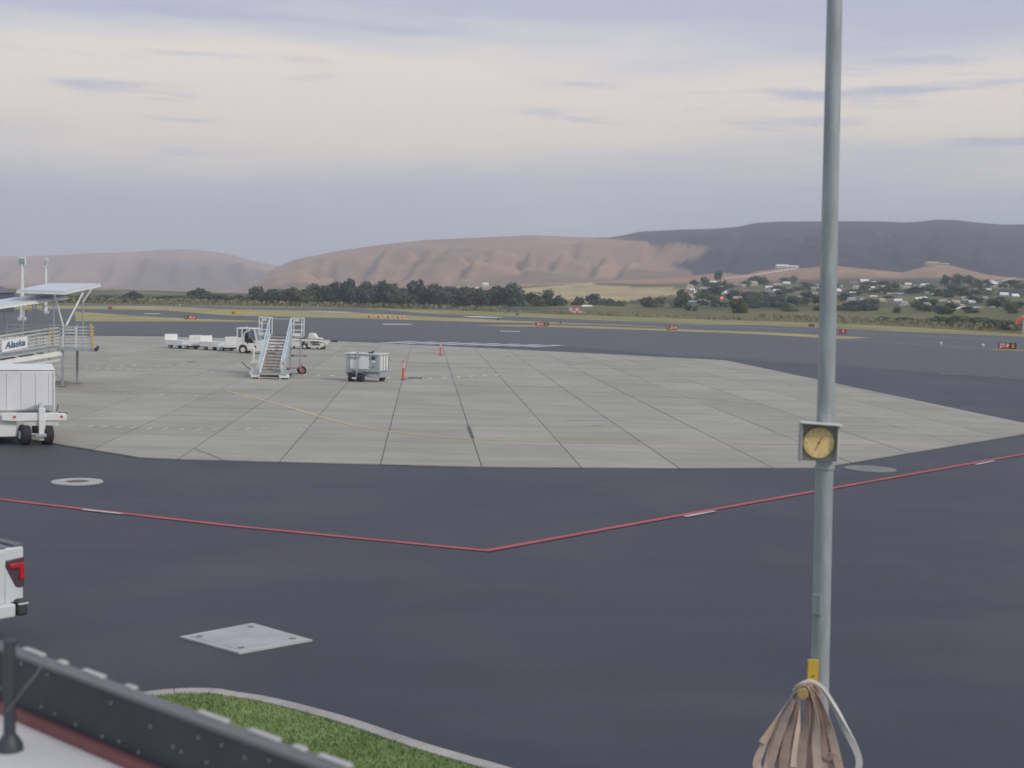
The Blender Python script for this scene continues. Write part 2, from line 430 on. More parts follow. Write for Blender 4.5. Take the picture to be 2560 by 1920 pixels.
base = MB().sheet([Vector((p.x, p.y, .03)) for p in outline]).build('concrete_apron', JOINT, smooth=False, up=True)
tag(base, kind='structure')
def clip_poly(poly, conv):
    # conv is counter-clockwise and convex enough for this outline
    out = poly
    for a, b in zip(conv, conv[1:] + conv[:1]):
        ax, ay = a; bx, by = b; inp = out; out = []
        if not inp:
            return []
        side = lambda p: (bx - ax) * (p[1] - ay) - (by - ay) * (p[0] - ax)
        for p, q in zip(inp, inp[1:] + inp[:1]):
            sp, sq = side(p), side(q)
            if sp >= 0:
                out.append(p)
            if (sp >= 0) != (sq >= 0):
                t = sp / (sp - sq); out.append((p[0] + (q[0] - p[0]) * t, p[1] + (q[1] - p[1]) * t))
    return out
def hull(P):
    P = sorted(P); lo = []; up = []
    cr = lambda o, a, b: (a[0] - o[0]) * (b[1] - o[1]) - (a[1] - o[1]) * (b[0] - o[0])
    for p in P:
        while len(lo) > 1 and cr(lo[-2], lo[-1], p) <= 0:
            lo.pop()
        lo.append(p)
    for p in reversed(P):
        while len(up) > 1 and cr(up[-2], up[-1], p) <= 0:
            up.pop()
        up.append(p)
    return lo[:-1] + up[:-1]
conv = hull([(p.x, p.y) for p in outline])
JA = R(3.75)
jd = Vector((-math.sin(JA), math.cos(JA))); jn = Vector((math.cos(JA), math.sin(JA)))
j0 = at(951, 1164); j0 = Vector((j0.x, j0.y)); j1 = at(1204, 1170); SPC = (Vector((j1.x, j1.y)) - j0).dot(jn)
LEN = SPC * 2.0
slabs = []
for i in range(-36, 30):
    for k in range(-2, 34):
        g1, g2 = .02, .008
        cs = [j0 + jn * (i * SPC + g1) + jd * (k * LEN + g2), j0 + jn * ((i + 1) * SPC - g1) + jd * (k * LEN + g2),
              j0 + jn * ((i + 1) * SPC - g1) + jd * ((k + 1) * LEN - g2), j0 + jn * (i * SPC + g1) + jd * ((k + 1) * LEN - g2)]
        q = clip_poly([(c.x, c.y) for c in cs], conv)
        if len(q) < 3:
            continue
        cx = sum(p[0] for p in q) / len(q); cy = sum(p[1] for p in q) / len(q)
        ok = abs(math.atan2(cx, cy)) < R(24)
        slabs.append((0 if ok else 1, cy, q))
slabs.sort(key=lambda s: (s[0], s[1]))
rng = random.Random(3)
rest = MB()
for n_, (o_, cy, q) in enumerate(slabs):
    zt = .046 + rng.uniform(-.003, .003)
    if n_ < 290:
        MB().slab([(x, y, zt) for x, y in q], .03).build('slab', CONC, base, smooth=False)
    else:
        rest.slab([(x, y, zt) for x, y in q], .03)
ro = rest.build('slab_field', CONC, base, smooth=False); ro['kind'] = 'stuff'
def conc_stripe(name, pts, w, m, z=ZM):
    return stripe(name, pts, w, m, z, base)
conc_stripe('yellow_guide_line', [(568, 977), (640, 994.5), (727, 1019), (799, 1041), (886, 1064), (973, 1078), (1074, 1089), (1181, 1097), (1280, 1101), (1425, 1105), (1616, 1107), (1920, 1109), (2348, 1112)], .15, YLINE)
conc_stripe('yellow_guide_line', [(568, 977), (640, 974), (720, 972), (780, 972)], .09, mat('faded_yellow', (.38, .34, .24), .7, .2, 1))
conc_stripe('yellow_guide_line', [(1480, 980), (1730, 994), (1906, 1012)], .11, MATS['faded_yellow'])
conc_stripe('yellow_guide_line', [(640, 886), (600, 890), (588, 897), (600, 904), (640, 906)], .14, MATS['faded_yellow'])
def zp(x, y, ox, oy, s):
    return (ox + x / s, oy + y / s)
Z3 = lambda x, y: zp(x, y, 0, 860, 3.456)
Z4 = lambda x, y: zp(x, y, 640, 860, 3.456)
Z5 = lambda x, y: zp(x, y, 1280, 860, 3.456)
for i, x in enumerate([430, 590, 640, 740, 845, 950, 1055, 1160, 1265, 1365, 1465, 1570, 1665, 1765, 1865, 1965, 2060]):
    y = 191 - (x - 430) * .0075; conc_stripe('white_dash', [Z3(x - 16, y + 4), Z3(x + 16, y - 4)], .16, WLINE)
for i, x in enumerate([670, 760, 845, 930, 1030, 1110, 1195, 1290, 1390, 1480, 1560, 1655, 1760, 1840, 1940, 2050]):
    y = 205 + (x - 670) * .0297; conc_stripe('white_dash', [Z3(x - 14, y + 4), Z3(x + 14, y - 4)], .16, WLINE)
conc_stripe('white_thin_line', [Z3(410, 190), Z3(2160, 177)], .05, mat('faint_white_line', (.40, .40, .38), .7, .2, 1))
conc_stripe('white_thin_line', [Z3(530, 350), Z3(900, 388), Z3(1230, 422)], .05, WLINE)
conc_stripe('white_thin_line', [Z3(490, 376), Z3(900, 412), Z3(1270, 436), Z3(1700, 445), Z3(1820, 458)], .05, WLINE)
for i in range(10):
    x = 560 + i * 72; y = 376 + i * 6.6; conc_stripe('white_rung', [Z3(x, y), Z3(x + 80, y - 20)], .07, WLINE)
for x, y in ((1400, 440), (1550, 443), (1690, 448)):
    conc_stripe('white_dash', [Z3(x - 18, y + 6), Z3(x + 24, y - 6)], .14, WLINE)
conc_stripe('white_thin_line', [Z3(480, 690), Z3(1300, 722), Z3(2212, 735)], .04, MATS['faint_white_line'])
conc_stripe('white_thin_line', [Z3(640, 710), Z3(1300, 745)], .04, MATS['faint_white_line'])
for i, x in enumerate([510, 645, 780, 900, 1030, 1150, 1280, 1420, 1570, 1720, 1860, 1990, 2140]):
    y = 700 + (x - 510) * .032 if x < 1280 else 734; conc_stripe('white_rung', [Z3(x - 26, y + 10), Z3(x + 30, y - 10)], .10, WLINE)
for x in (75, 215, 370):
    conc_stripe('white_rung', [Z4(x - 22, 738), Z4(x + 24, 724)], .09, WLINE)
conc_stripe('white_rung', [Z4(430, 718), Z4(500, 737)], .08, WLINE)
for x, y in ((425, 265), (540, 270), (660, 273), (1145, 290), (1395, 297), (1510, 298), (1630, 292), (1750, 285), (1865, 277), (1975, 270), (2085, 265)):
    conc_stripe('white_dash', [Z4(x - 10, y + 3), Z4(x + 10, y - 3)], .22, mat('bright_white_line', (.75, .75, .73), .7, .1, 2))
conc_stripe('white_thin_line', [Z4(400, 268), Z4(800, 278), Z4(1145, 291), Z4(1510, 298), Z4(2085, 265), Z5(-10, 246), Z5(130, 224), Z5(-20, 222)], .05, MATS['faint_white_line'])
for a in ([Z5(460, 655), Z5(820, 655)], [Z5(840, 655), Z5(1030, 660)], [Z5(610, 703), Z5(795, 703)], [Z5(1670, 663), Z5(1840, 660)], [Z5(1780, 688), Z5(2000, 684)], [Z5(2120, 668), Z5(2260, 665)], [Z3(1540, 613), Z3(1640, 613)], [Z4(1570, 160), Z4(1710, 160)], [Z4(715, 32), Z4(785, 32)],
          [Z5(1050, 105), Z5(1160, 105)], [Z5(1120, 322), Z5(1160, 324)], [Z4(690, 378), Z4(1020, 379)], [Z4(1130, 423), Z4(1240, 424)], [Z4(1570, 381), Z4(1700, 381)], [Z3(1570, 384), Z3(1640, 384)], [Z5(1190, 190), Z5(1380, 200)]):
    conc_stripe('white_worn_bar', a, .22, mat('worn_bar_paint', (.42, .42, .40), .7, .2, 2))
conc_stripe('joint_repair', [(1171, 1066), (1182, 1096)], .13, mat('dark_patch_seal', (.10, .10, .10), .8, .2, 2))
conc_stripe('crack', [(486, 1122), (520, 1134), (560, 1150)], .03, JOINT)
conc_stripe('drain_slot', [(468, 904.5), (489, 904.5)], .55, DARK)
conc_stripe('drain_slot', [(1264, 890.5), (1276, 891)], .45, DARK)

# ------------------------------------------------------------------ square pad and round manhole pads in the asphalt
pad_px = [(449, 1591), (631, 1557), (781, 1599), (598, 1632)]
pp = [at(u, v, .035) for u, v in pad_px]
po = thing('concrete_pad', 'large square concrete pad set diamond-wise in the near asphalt', 'pad', (sum(pp, Vector()) / 4) * 1.0)
po.location.z = 0
PADM = mat('pad_concrete', (.44, .44, .43), .85, .15, 1.3, bump=.15)
MB().slab(pp, .05).build('collar', PADM, po, world=True)
cc = sum(pp, Vector()) / 4
inn = [cc + (p - cc) * .84 + Vector((0, 0, .006)) for p in pp]
MB().slab(inn, .03).build('plate', mat('pad_plate', (.40, .41, .415), .7, .15, 2.0), po, world=True)
for p in pp:
    c = cc + (p - cc) * .70; MB().tube((c.x, c.y, .041), (c.x, c.y, .047), .05, 10).build('lifting_eye', mat('dull_iron', (.16, .16, .15), .6, .2, 5), po, world=True)
for (u, v, du, lab) in ((193, 1206.5, 65, 'round pale concrete manhole collar on asphalt below the white trailer'), (2175, 1174, 60, 'faded round manhole collar on asphalt right of the light pole')):
    c = at(u, v); r = (at(u + du, v) - at(u - du, v)).length / 2
    o = thing('manhole', lab, 'manhole', c)
    MB().lathe([(r, .01), (r, .035), (r * .46, .04), (r * .45, .02)], 40).build('collar', mat('manhole_collar', (.42, .42, .40), .85, .12, 2) if u < 900 else mat('dusty_collar', (.22, .22, .21), .85, .12, 2), o)
    MB().lathe([(r * .43, .01), (r * .43, .036), (.02, .038)], 32).build('cover', mat('rusty_cover', (.13, .115, .10), .7, .2, 6) if u < 900 else mat('dusty_cover', (.19, .19, .185), .7, .2, 6), o)

# ================================================================== TERRAIN BEYOND THE AIRFIELD
v0t = [(-500, 752), (-200, 755), (300, 760), (800, 768), (1100, 775), (1400, 786), (1650, 795), (1900, 803), (2200, 814), (2560, 835), (2900, 856), (3200, 874)]
off1 = [(-500, 16), (900, 12), (1200, -2), (1300, -20), (1500, -34), (1700, -36), (2000, -48), (2560, -66), (3200, -70)]
v2t = [(-500, hor(-500) + 11), (560, hor(560) + 11), (600, 730), (750, 722), (900, 716), (1200, 714), (1500, 703), (1600, 700), (1679, 693), (1733, 687.5), (1753, 687), (1775, 683.5), (1814, 682), (1857, 687), (1900, 676), (1939, 671), (2026, 669), (2065, 661), (2110, 666), (2167, 672), (2254, 681), (2308, 667), (2351, 661), (2384, 664), (2427, 676), (2471, 687), (2542, 695), (2600, 700), (3200, 702)]
v4t = [(-500, hor(-500) + 6), (560, hor(560) + 6), (600, 724), (650, 696), (690, 668), (740, 648), (800, 636), (860, 625), (950, 612), (1060, 600), (1200, 594), (1330, 588), (1450, 593), (1520, 594), (1560, 588), (1600, 579), (1700, 574), (1800, 571), (1850, 566), (1890, 557), (1950, 554), (2080, 553), (2190, 553), (2260, 556), (2300, 554), (2340, 549), (2390, 550), (2440, 556), (2500, 561), (2560, 561), (2900, 566), (3200, 575)]
D1, D2, D3, D4, D5 = 900.0, 1300.0, 1550.0, 2400.0, 3000.0
def layers(u):
    v0 = interp(v0t, u); d0 = at(u, v0).y
    v1 = hor(u) + interp(off1, u); v2 = min(interp(v2t, u), v1 - 1); v4 = interp(v4t, u); v4 = min(v4, hor(u) + 6)
    v3 = min(v2 + 5, hor(u) + 9.4)
    return [(d0, v0), (D1, v1), (D2, v2), (D3, v3), (D4, v4)]
def terr_depth(u, v):
    L = layers(u)
    for (da, va), (db, vb) in zip(L[:2], L[1:3]):
        if vb <= v <= va:
            t = (v - va) / (vb - va); return 1 / (1 / da + (1 / db - 1 / da) * t)
    return L[0][0] if v > L[0][1] else D2
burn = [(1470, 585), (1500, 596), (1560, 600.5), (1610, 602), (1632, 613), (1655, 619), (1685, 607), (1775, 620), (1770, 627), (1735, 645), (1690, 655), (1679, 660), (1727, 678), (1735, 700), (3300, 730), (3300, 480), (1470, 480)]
field = [(1290, 738), (1300, 722), (1400, 712), (1480, 708), (1560, 713), (1720, 720), (1700, 738), (1560, 752), (1440, 754), (1360, 748)]
orch = [(2490, 738), (2500, 726), (2600, 722), (2900, 722), (2900, 745), (2560, 746)]
TAN = Vector((.40, .255, .165)); TAN2 = Vector((.30, .20, .14)); BURN = Vector((.015, .016, .030)); GRN = Vector((.062, .08, .05)); FLD = Vector((.44, .36, .20)); DRY = Vector((.17, .16, .075))
def fb(x, y, o=4):
    return noise.fractal(Vector((x, y, 3.3)), 1.0, 2.0, o)
GUL = [[(790, 660), (745, 686), (690, 722)], [(842, 652), (812, 672), (800, 700)], [(1130, 612), (1090, 634), (1000, 668), (905, 694)], [(1215, 640), (1165, 672), (1105, 700)],
       [(1322, 612), (1305, 650), (1300, 696)], [(1440, 618), (1405, 644), (1335, 684)], [(1500, 640), (1490, 668), (1450, 700)], [(1588, 640), (1560, 665), (1530, 700)],
       [(980, 622), (930, 650), (850, 684)], [(1850, 590), (1830, 640), (1790, 672)], [(2010, 575), (2000, 625), (1970, 662)], [(2205, 575), (2220, 625), (2260, 672)], [(2440, 580), (2430, 630), (2470, 680)], [(2330, 575), (2310, 620), (2330, 655)]]
GULA = [[(150, 652), (120, 690), (60, 726)], [(270, 640), (255, 690), (225, 724)], [(345, 642), (335, 690), (330, 726)], [(415, 640), (420, 690), (430, 726)], [(480, 640), (500, 690), (520, 726)], [(560, 648), (580, 690), (600, 722)], [(40, 655), (0, 690), (-60, 720)], [(610, 660), (640, 690), (650, 712)]]
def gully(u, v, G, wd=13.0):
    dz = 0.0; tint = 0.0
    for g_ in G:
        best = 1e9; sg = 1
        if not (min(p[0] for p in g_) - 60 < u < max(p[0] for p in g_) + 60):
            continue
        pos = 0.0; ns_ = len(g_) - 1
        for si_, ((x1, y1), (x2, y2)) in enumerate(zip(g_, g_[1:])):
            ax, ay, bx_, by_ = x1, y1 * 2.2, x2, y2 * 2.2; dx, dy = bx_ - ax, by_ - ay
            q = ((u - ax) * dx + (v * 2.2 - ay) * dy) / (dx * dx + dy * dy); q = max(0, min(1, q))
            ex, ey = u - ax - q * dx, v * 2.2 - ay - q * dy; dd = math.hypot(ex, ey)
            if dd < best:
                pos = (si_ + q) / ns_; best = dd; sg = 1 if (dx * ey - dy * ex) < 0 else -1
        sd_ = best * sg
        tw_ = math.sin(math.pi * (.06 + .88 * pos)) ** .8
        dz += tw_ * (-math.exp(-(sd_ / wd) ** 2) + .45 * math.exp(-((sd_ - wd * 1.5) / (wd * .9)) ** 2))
        tint += tw_ * math.exp(-((sd_ - 2) / (wd * .8)) ** 2)  # weight of the shade painted along each gully
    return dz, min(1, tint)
us = list(range(-480, 3180, 5))
rows = [(0, k / 26) for k in range(26)] + [(1, k / 26) for k in range(26)] + [(2, k / 4) for k in range(4)] + [(3, k / 70) for k in range(71)]
verts = []; cols = []
for u in us:
    L = layers(u); x4 = max(0.0, min(1.0, (u - 600) / 200))
    for k, t in rows:
        (da, va), (db, vb) = L[k], L[k + 1]
        v = va + (vb - va) * t; d = 1 / (1 / da + (1 / db - 1 / da) * t)
        if k == 3:                          # hillside: convex profile
            d = D3 + (D4 - D3) * t; ss = t ** .85 * .75 + .25 * math.sin(t * math.pi / 2); v = va + (vb - va) * ss
        p = pt(u, v, d)
        wu = u + 16 * fb(u / 90, v / 25); wv = v + 4 * fb(u / 60 + 9, v / 16)
        if k == 3:
            # spurs and gullies running down to the lower left
            s = p.x / 190 + p.y / 330
            rg = 1 - abs(noise.noise(Vector((s + .35 * fb(p.x / 320, p.y / 320, 2), p.y / 2100, 1.7)))) * 2.2
            rg2 = 1 - abs(noise.noise(Vector((s * 3.1 + .4 * fb(p.x / 160, p.y / 160, 2), p.y / 1000, 5.1)))) * 2
            fade = max(0, math.sin(min(1, t * 1.14) * math.pi)) ** .8 * x4
            gz, gul_shade = gully(u + 7 * fb(u / 40, v / 18), v, GUL); z_pre = p.z
            p.z += (rg * 26 + rg2 * 12 - 24 + 4 * fb(p.x / 50, p.y / 50) + gz * 12) * fade
            c = TAN.lerp(TAN2, max(0, min(1, .5 + .8 * fb(u / 120, v / 20))))
            hollow_shade = max(0, min(1, (.35 - rg * .5 - rg2 * .3) * .8 + gul_shade * .75))
            c = c.lerp(Vector((.17, .115, .105)), hollow_shade * .75)  # shade of the hollows painted into the hill colour
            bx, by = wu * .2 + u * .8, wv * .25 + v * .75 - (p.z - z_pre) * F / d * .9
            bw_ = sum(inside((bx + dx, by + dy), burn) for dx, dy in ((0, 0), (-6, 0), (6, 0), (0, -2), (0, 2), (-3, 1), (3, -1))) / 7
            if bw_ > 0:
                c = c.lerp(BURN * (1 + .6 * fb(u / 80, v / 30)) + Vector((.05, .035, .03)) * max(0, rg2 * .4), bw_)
            elif t < .12:
                c = TAN2.lerp(GRN, .3)
        elif k == 0:
            p.z += max(0, t - .06) * 2.0 * (fb(p.x / 90, p.y / 90))
            m_ = max(0, min(1, .5 + 1.2 * fb(p.x / 60, p.y / 60)))
            c = GRN.lerp(DRY, m_)
            if t < .05:
                c = DRY
        else:
            hl = max(0, min(1, (t - .05) * 4)) if k == 1 else 1
            p.z += 2.0 * fb(p.x / 160, p.y / 160) * (1 - (t if k == 1 else 1))
            c = GRN.lerp(TAN.lerp(TAN2, max(0, min(1, .5 + .8 * fb(u / 70, v / 14)))), hl)
            if k == 2 and u > 1640:
                c = BURN
        if k in (0, 1):
            if inside((wu * .3 + u * .7, v + (wv - v) * .3), field):
                c = FLD * (1 + .25 * fb(u / 90, v / 6))
            if inside((u, v), orch):
                c = Vector((.05, .075, .05))
        verts.append(p); cols.append((*c, 1))
    p = pt(u, L[4][1] + 14, D5); verts.append(p); cols.append((*TAN, 1))
nr = len(rows) + 1
faces = [(i * nr + j, (i + 1) * nr + j, (i + 1) * nr + j + 1, i * nr + j + 1) for i in range(len(us) - 1) for j in range(nr - 1)]
def terrain(name, verts, faces, cols, m):
    me = bpy.data.meshes.new(name); me.from_pydata([tuple(v) for v in verts], [], faces)
    a = me.color_attributes.new('tint', 'FLOAT_COLOR', 'POINT')
    a.data.foreach_set('color', [x for c in cols for x in c])
    me.polygons.foreach_set('use_smooth', [True] * len(me.polygons)); me.materials.append(m)
    ob = bpy.data.objects.new(name, me); COL.objects.link(ob); ob['kind'] = 'structure'
    return ob
HILLM = attr_mat('hillside', scale=.03, var=.14)
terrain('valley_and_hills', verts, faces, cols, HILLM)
# the paler hill farther off on the left
crA = [(-700, 646), (-200, 640), (0, 641), (130, 638), (260, 632), (330, 630), (400, 625), (460, 623), (520, 627), (580, 637), (640, 653), (690, 664), (760, 684), (850, 706), (950, 722)]
verts = []; cols = []; ua = list(range(-680, 960, 7)); ra = 60
for u in ua:
    vc = interp(crA, u); vb = hor(u) + 5.2
    for k in range(ra + 1):
        t = k / ra; d = 2900 + 950 * t; v = vb + (vc - vb) * (t ** .8)
        p = pt(u, v, d)
        s = p.x / 300 + p.y / 640
        rg = 1 - abs(noise.noise(Vector((s + .3 * fb(p.x / 500, p.y / 500, 2), p.y / 2900, 8.7)))) * 2.2
        rg2 = 1 - abs(noise.noise(Vector((s * 3, p.y / 1800, 2.1)))) * 2
        fade = max(0, math.sin(min(1, t * 1.14) * math.pi)) ** .8
        gz, gul_shade = gully(u + 7 * fb(u / 40, v / 18), v, GULA, 16.0)
        p.z += (rg * 26 + rg2 * 12 - 24 + gz * 13 + 6 * fb(p.x / 90, p.y / 90)) * fade
        c = TAN.lerp(TAN2, max(0, min(1, .5 + .8 * fb(u / 120, v / 20))))
        c = c.lerp(Vector((.18, .125, .12)), gul_shade * .5)  # gully shade painted into the far hill's colour
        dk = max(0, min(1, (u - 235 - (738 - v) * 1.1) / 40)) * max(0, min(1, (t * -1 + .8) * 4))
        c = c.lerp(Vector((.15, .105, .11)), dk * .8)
        verts.append(p); cols.append((*c, 1))
    verts.append(pt(u, vc + 12, 4400)); cols.append((*TAN, 1))
nr = ra + 2
faces = [(i * nr + j, (i + 1) * nr + j, (i + 1) * nr + j + 1, i * nr + j + 1) for i in range(len(ua) - 1) for j in range(nr - 1)]
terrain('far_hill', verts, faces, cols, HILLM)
# roads climbing the knoll
def hill_road(pxs, w, m):
    b = MB(); P = [pt(u, v, terr_depth(u, v) - 6) for u, v in pxs]
    for p, q in zip(P, P[1:]):
        b.face(p + Vector((0, 0, -w / 2)), q + Vector((0, 0, -w / 2)), q + Vector((0, w * 1.5, w / 2)), p + Vector((0, w * 1.5, w / 2)))
    tag(b.build('hill_road', m, smooth=False), kind='structure')
ROADM = mat('dirt_road', (.46, .40, .34), .9, .1, .1)
hill_road([(1813, 697.5), (1850, 694), (1900, 687), (1950, 679), (1995, 671.5)], 2.6, ROADM)
hill_road([(2490, 711), (2515, 704), (2541, 696.5)], 2.4, ROADM)
hill_road([(2010, 716.5), (2060, 718), (2100, 719)], 2.0, ROADM)

# ------------------------------------------------------------------ trees
LEAF = [mat('foliage_deep', (.125, .165, .115), .9, .3, .6, rnd=.15, spec=.1, col2=(.18, .215, .145)),
        mat('foliage_mid', (.15, .18, .105), .9, .3, .6, rnd=.15, spec=.1, col2=(.20, .235, .135)),
        mat('foliage_bright', (.10, .13, .045), .9, .3, .6, rnd=.1, spec=.1, col2=(.16, .19, .07)),
        mat('foliage_blue', (.11, .15, .13), .9, .3, .6, rnd=.15, spec=.1, col2=(.155, .195, .165))]
for lm in LEAF:
    nt = lm.node_tree; pb2 = nt.nodes['Principled BSDF']; out2 = nt.nodes['Material Output']
    tr = nt.nodes.new('ShaderNodeBsdfTranslucent'); mxs = nt.nodes.new('ShaderNodeMixShader'); mxs.inputs[0].default_value = .4
    nt.links.new(pb2.inputs['Base Color'].links[0].from_socket, tr.inputs['Color'])
    nt.links.new(pb2.outputs[0], mxs.inputs[1]); nt.links.new(tr.outputs[0], mxs.inputs[2]); nt.links.new(mxs.outputs[0], out2.inputs['Surface'])
BARK = mat('bark', (.09, .07, .055), .9, .2, 4)
def crown_mesh(seed, lobes, n=420, leaf=.085, tall=1.0, wide=.5, base=.12):
    r = random.Random(seed); b = MB(); L = []
    for i in range(lobes):
        a = r.uniform(0, 6.28); rr = wide * r.uniform(.15, .62); h = r.uniform(base + .18, .82)
        L.append((Vector((rr * math.cos(a), rr * math.sin(a), h)), r.uniform(.18, .30) * (1 - .35 * abs(h - .5))))
    L.append((Vector((0, 0, .8)), .18)); L.append((Vector((0, 0, .45)), .3 * wide / .5))
    for i in range(n):
        c, rad = r.choice(L)
        d = Vector((r.gauss(0, 1), r.gauss(0, 1), r.gauss(0, 1))).normalized() * rad * r.uniform(.55, 1.08)
        p = c + Vector((d.x, d.y, d.z * .85))
        if p.z < base:
            p.z = base + r.uniform(0, .1)
        nrm = (d.normalized() + Vector((r.uniform(-.7, .7), r.uniform(-.7, .7), r.uniform(-.3, .9)))).normalized()
        a = nrm.orthogonal().normalized(); q = nrm.cross(a); s = leaf * r.uniform(.5, 1.25); th = r.uniform(0, 6.28)
        e1 = (a * math.cos(th) + q * math.sin(th)) * s; e2 = (q * math.cos(th) - a * math.sin(th)) * s * .75
        b.face(p - e1 - e2 * .4, p - e2 * .9 + e1 * .2, p + e1 + e2 * .2, p + e2 * .8 - e1 * .3)
    return b
def trunk_mesh(seed, base=.3):
    r = random.Random(seed); b = MB()
    b.tube((0, 0, -.02), (.01, 0, .45), .03, 7, .018)
    for k in range(4):
        a = k * 1.6 + r.uniform(0, .6); b.tube((.008, 0, .26 + .05 * k), (.22 * math.cos(a), .22 * math.sin(a), .5 + .06 * k), .012, 5, .005)
    return b
PROTO = []
for k in range(6):
    cm = [crown_mesh(11, 9), crown_mesh(12, 11, wide=.6), crown_mesh(13, 8, wide=.42, tall=1), crown_mesh(14, 12, wide=.75, base=.05), crown_mesh(15, 7, wide=.25, leaf=.07), crown_mesh(16, 10, wide=.55, base=.02)][k]
    PROTO.append((cm.v, cm.f))
CMESH = {}
TR = trunk_mesh(3).mesh('trunk', BARK)
def tree(name, label, base_pt, h, w, kind, leaf, group=None, cat='tree'):
    key = (kind, leaf)
    if key not in CMESH:
        b = MB(); b.v = list(PROTO[kind][0]); b.f = list(PROTO[kind][1]); CMESH[key] = b.mesh('crown', LEAF[leaf], fix=False)
    t = thing(name, label, cat, base_pt, random.uniform(0, 6.28), group)
    c = bpy.data.objects.new('crown', CMESH[key]); COL.objects.link(c); c.parent = t; c.scale = (w, w, h)
    k = bpy.data.objects.new('trunk' if cat == 'tree' else 'stem', TR); COL.objects.link(k); k.parent = t; k.scale = (h, h, h)
    return t
belt = [  # x, top, base, width in pixels, crown kind, leaf
    (262, 738, 757, 50, 3, 0), (333, 728, 758, 44, 1, 0), (415, 739, 759, 52, 3, 1), (500, 720, 760, 62, 1, 0), (545, 735, 761, 45, 3, 1),
    (598, 738, 763, 48, 3, 1), (647, 714, 764, 50, 1, 0), (693, 724, 765, 44, 3, 1), (730, 716, 766, 46, 0, 0), (760, 728, 767, 40, 1, 1), (788, 708, 767, 50, 0, 0), (835, 702, 768, 52, 0, 3),
    (874, 695, 769, 54, 0, 3), (917, 702, 770, 50, 0, 3), (960, 699, 771, 56, 0, 3), (985, 716, 772, 48, 1, 0), (1010, 728, 773, 48, 3, 1), (1046, 697, 772, 62, 1, 3), (1082, 708, 773, 52, 0, 0), (1106, 722, 774, 46, 3, 0), (1139, 717, 774, 50, 1, 0), (1172, 726, 775, 46, 3, 1), (1200, 718, 776, 52, 0, 0),
    (1238, 713, 776, 56, 0, 0), (1276, 706, 777, 62, 0, 3), (1322, 730, 778, 48, 3, 0), (1345, 738, 779, 40, 1, 1), (1369, 722, 779, 30, 2, 0), (1396, 738, 780, 40, 1, 3), (1444, 741, 780, 38, 1, 0), (1487, 732, 781, 48, 1, 3), (1528, 746, 783, 36, 3, 0), (1550, 752, 784, 40, 3, 1), (1620, 741, 787, 42, 1, 0), (1643, 743, 787, 38, 3, 1), (1702, 722, 789, 50, 0, 1)]
rb = random.Random(31)
for x_ in list(range(120, 610, 27)):
    belt.append((x_ + rb.uniform(-8, 8), rb.uniform(737, 744), 758, rb.uniform(44, 60), 3, rb.choice([0, 1, 1])))
for x_ in range(655, 1290, 22):
    belt.append((x_ + rb.uniform(-8, 8), interp([(655, 722), (830, 712), (1000, 712), (1290, 722)], x_) + rb.uniform(-5, 10), interp([(655, 763), (1290, 775)], x_), rb.uniform(50, 66), rb.choice([0, 1, 1, 3]), rb.choice([0, 3, 1])))
belt.sort()
KIND = ['tall rounded', 'broad', 'slim', 'low bushy', 'columnar', 'bushy']
LN = ['dark green', 'mid green', 'bright yellow-green', 'deep blue-green']
for i, (x, tp, bs, w, kd, lf) in enumerate(belt):
    p = at(x, bs - 1.5); sc = p.y / F
    tree('field_tree', '%s %s tree in the belt behind the runway, %s from the left' % (KIND[kd], LN[lf], ordinal(i)), p, (bs - tp) * sc * 1.02, w * sc * 1.25, kd, lf, 'trees in the belt behind the runway')
# near the mast: bright tree, and shrubs on the right
p = at(1845, 795); tree('field_tree', 'lone bright yellow-green tree beside the red and white mast', p, 54 * p.y / F, 62 * p.y / F, 1, 2)
p = at(1898, 790); tree('field_tree', 'brownish green tree just right of the lone bright tree', p, 62 * p.y / F, 56 * p.y / F, 0, 1)
shr = [(2350, 789, 818, 70, 1), (2392, 788, 820, 80, 1), (2440, 792, 822, 84, 1), (2485, 798, 826, 76, 0), (2530, 800, 830, 70, 1), (2262, 792, 812, 60, 1), (2205, 791, 810, 56, 0), (2316, 797, 815, 44, 1), (2150, 796, 808, 50, 0)]
for i, (x, tp, bs, w, lf) in enumerate(sorted(shr)):
    p = at(x, bs); tree('shrub', 'low spreading shrub beyond the far grass, %s from the light pole' % ordinal(i), p, (bs - tp) * p.y / F, w * p.y / F * 1.2, 5, lf, 'shrubs beyond the far grass', 'shrub')
# low scrub that nobody could count
rs = random.Random(9); b = MB()
for i in range(9000):
    u = rs.uniform(120, 2760)
    if 1560 < u < 1800 and rs.random() < .75:
        continue
    vb = interp(v0t, u) - rs.uniform(0, 6) - (4 if u > 1850 else 0) * rs.random()
    p = at(u, min(vb, interp(v0t, u) - .2)); p.z = rs.uniform(0, 1.5 if u < 1250 or u > 1900 else .5)
    n_ = Vector((rs.uniform(-1, 1), rs.uniform(-1, .2), rs.uniform(0, 1))).normalized(); a = n_.orthogonal().normalized(); q = n_.cross(a); s = rs.uniform(.3, .8)
    b.face(p - a * s, p - q * s * .6, p + a * s, p + q * s * .6)
me = b.mesh('scrub', mat('scrub_leaf', (.15, .155, .08), .95, .3, .15, col2=(.24, .23, .12), spec=.1), fix=False)
o = bpy.data.objects.new('scrub', me); COL.objects.link(o); tag(o, 'low olive scrub along the far edge of the airfield', 'scrub', kind='stuff')

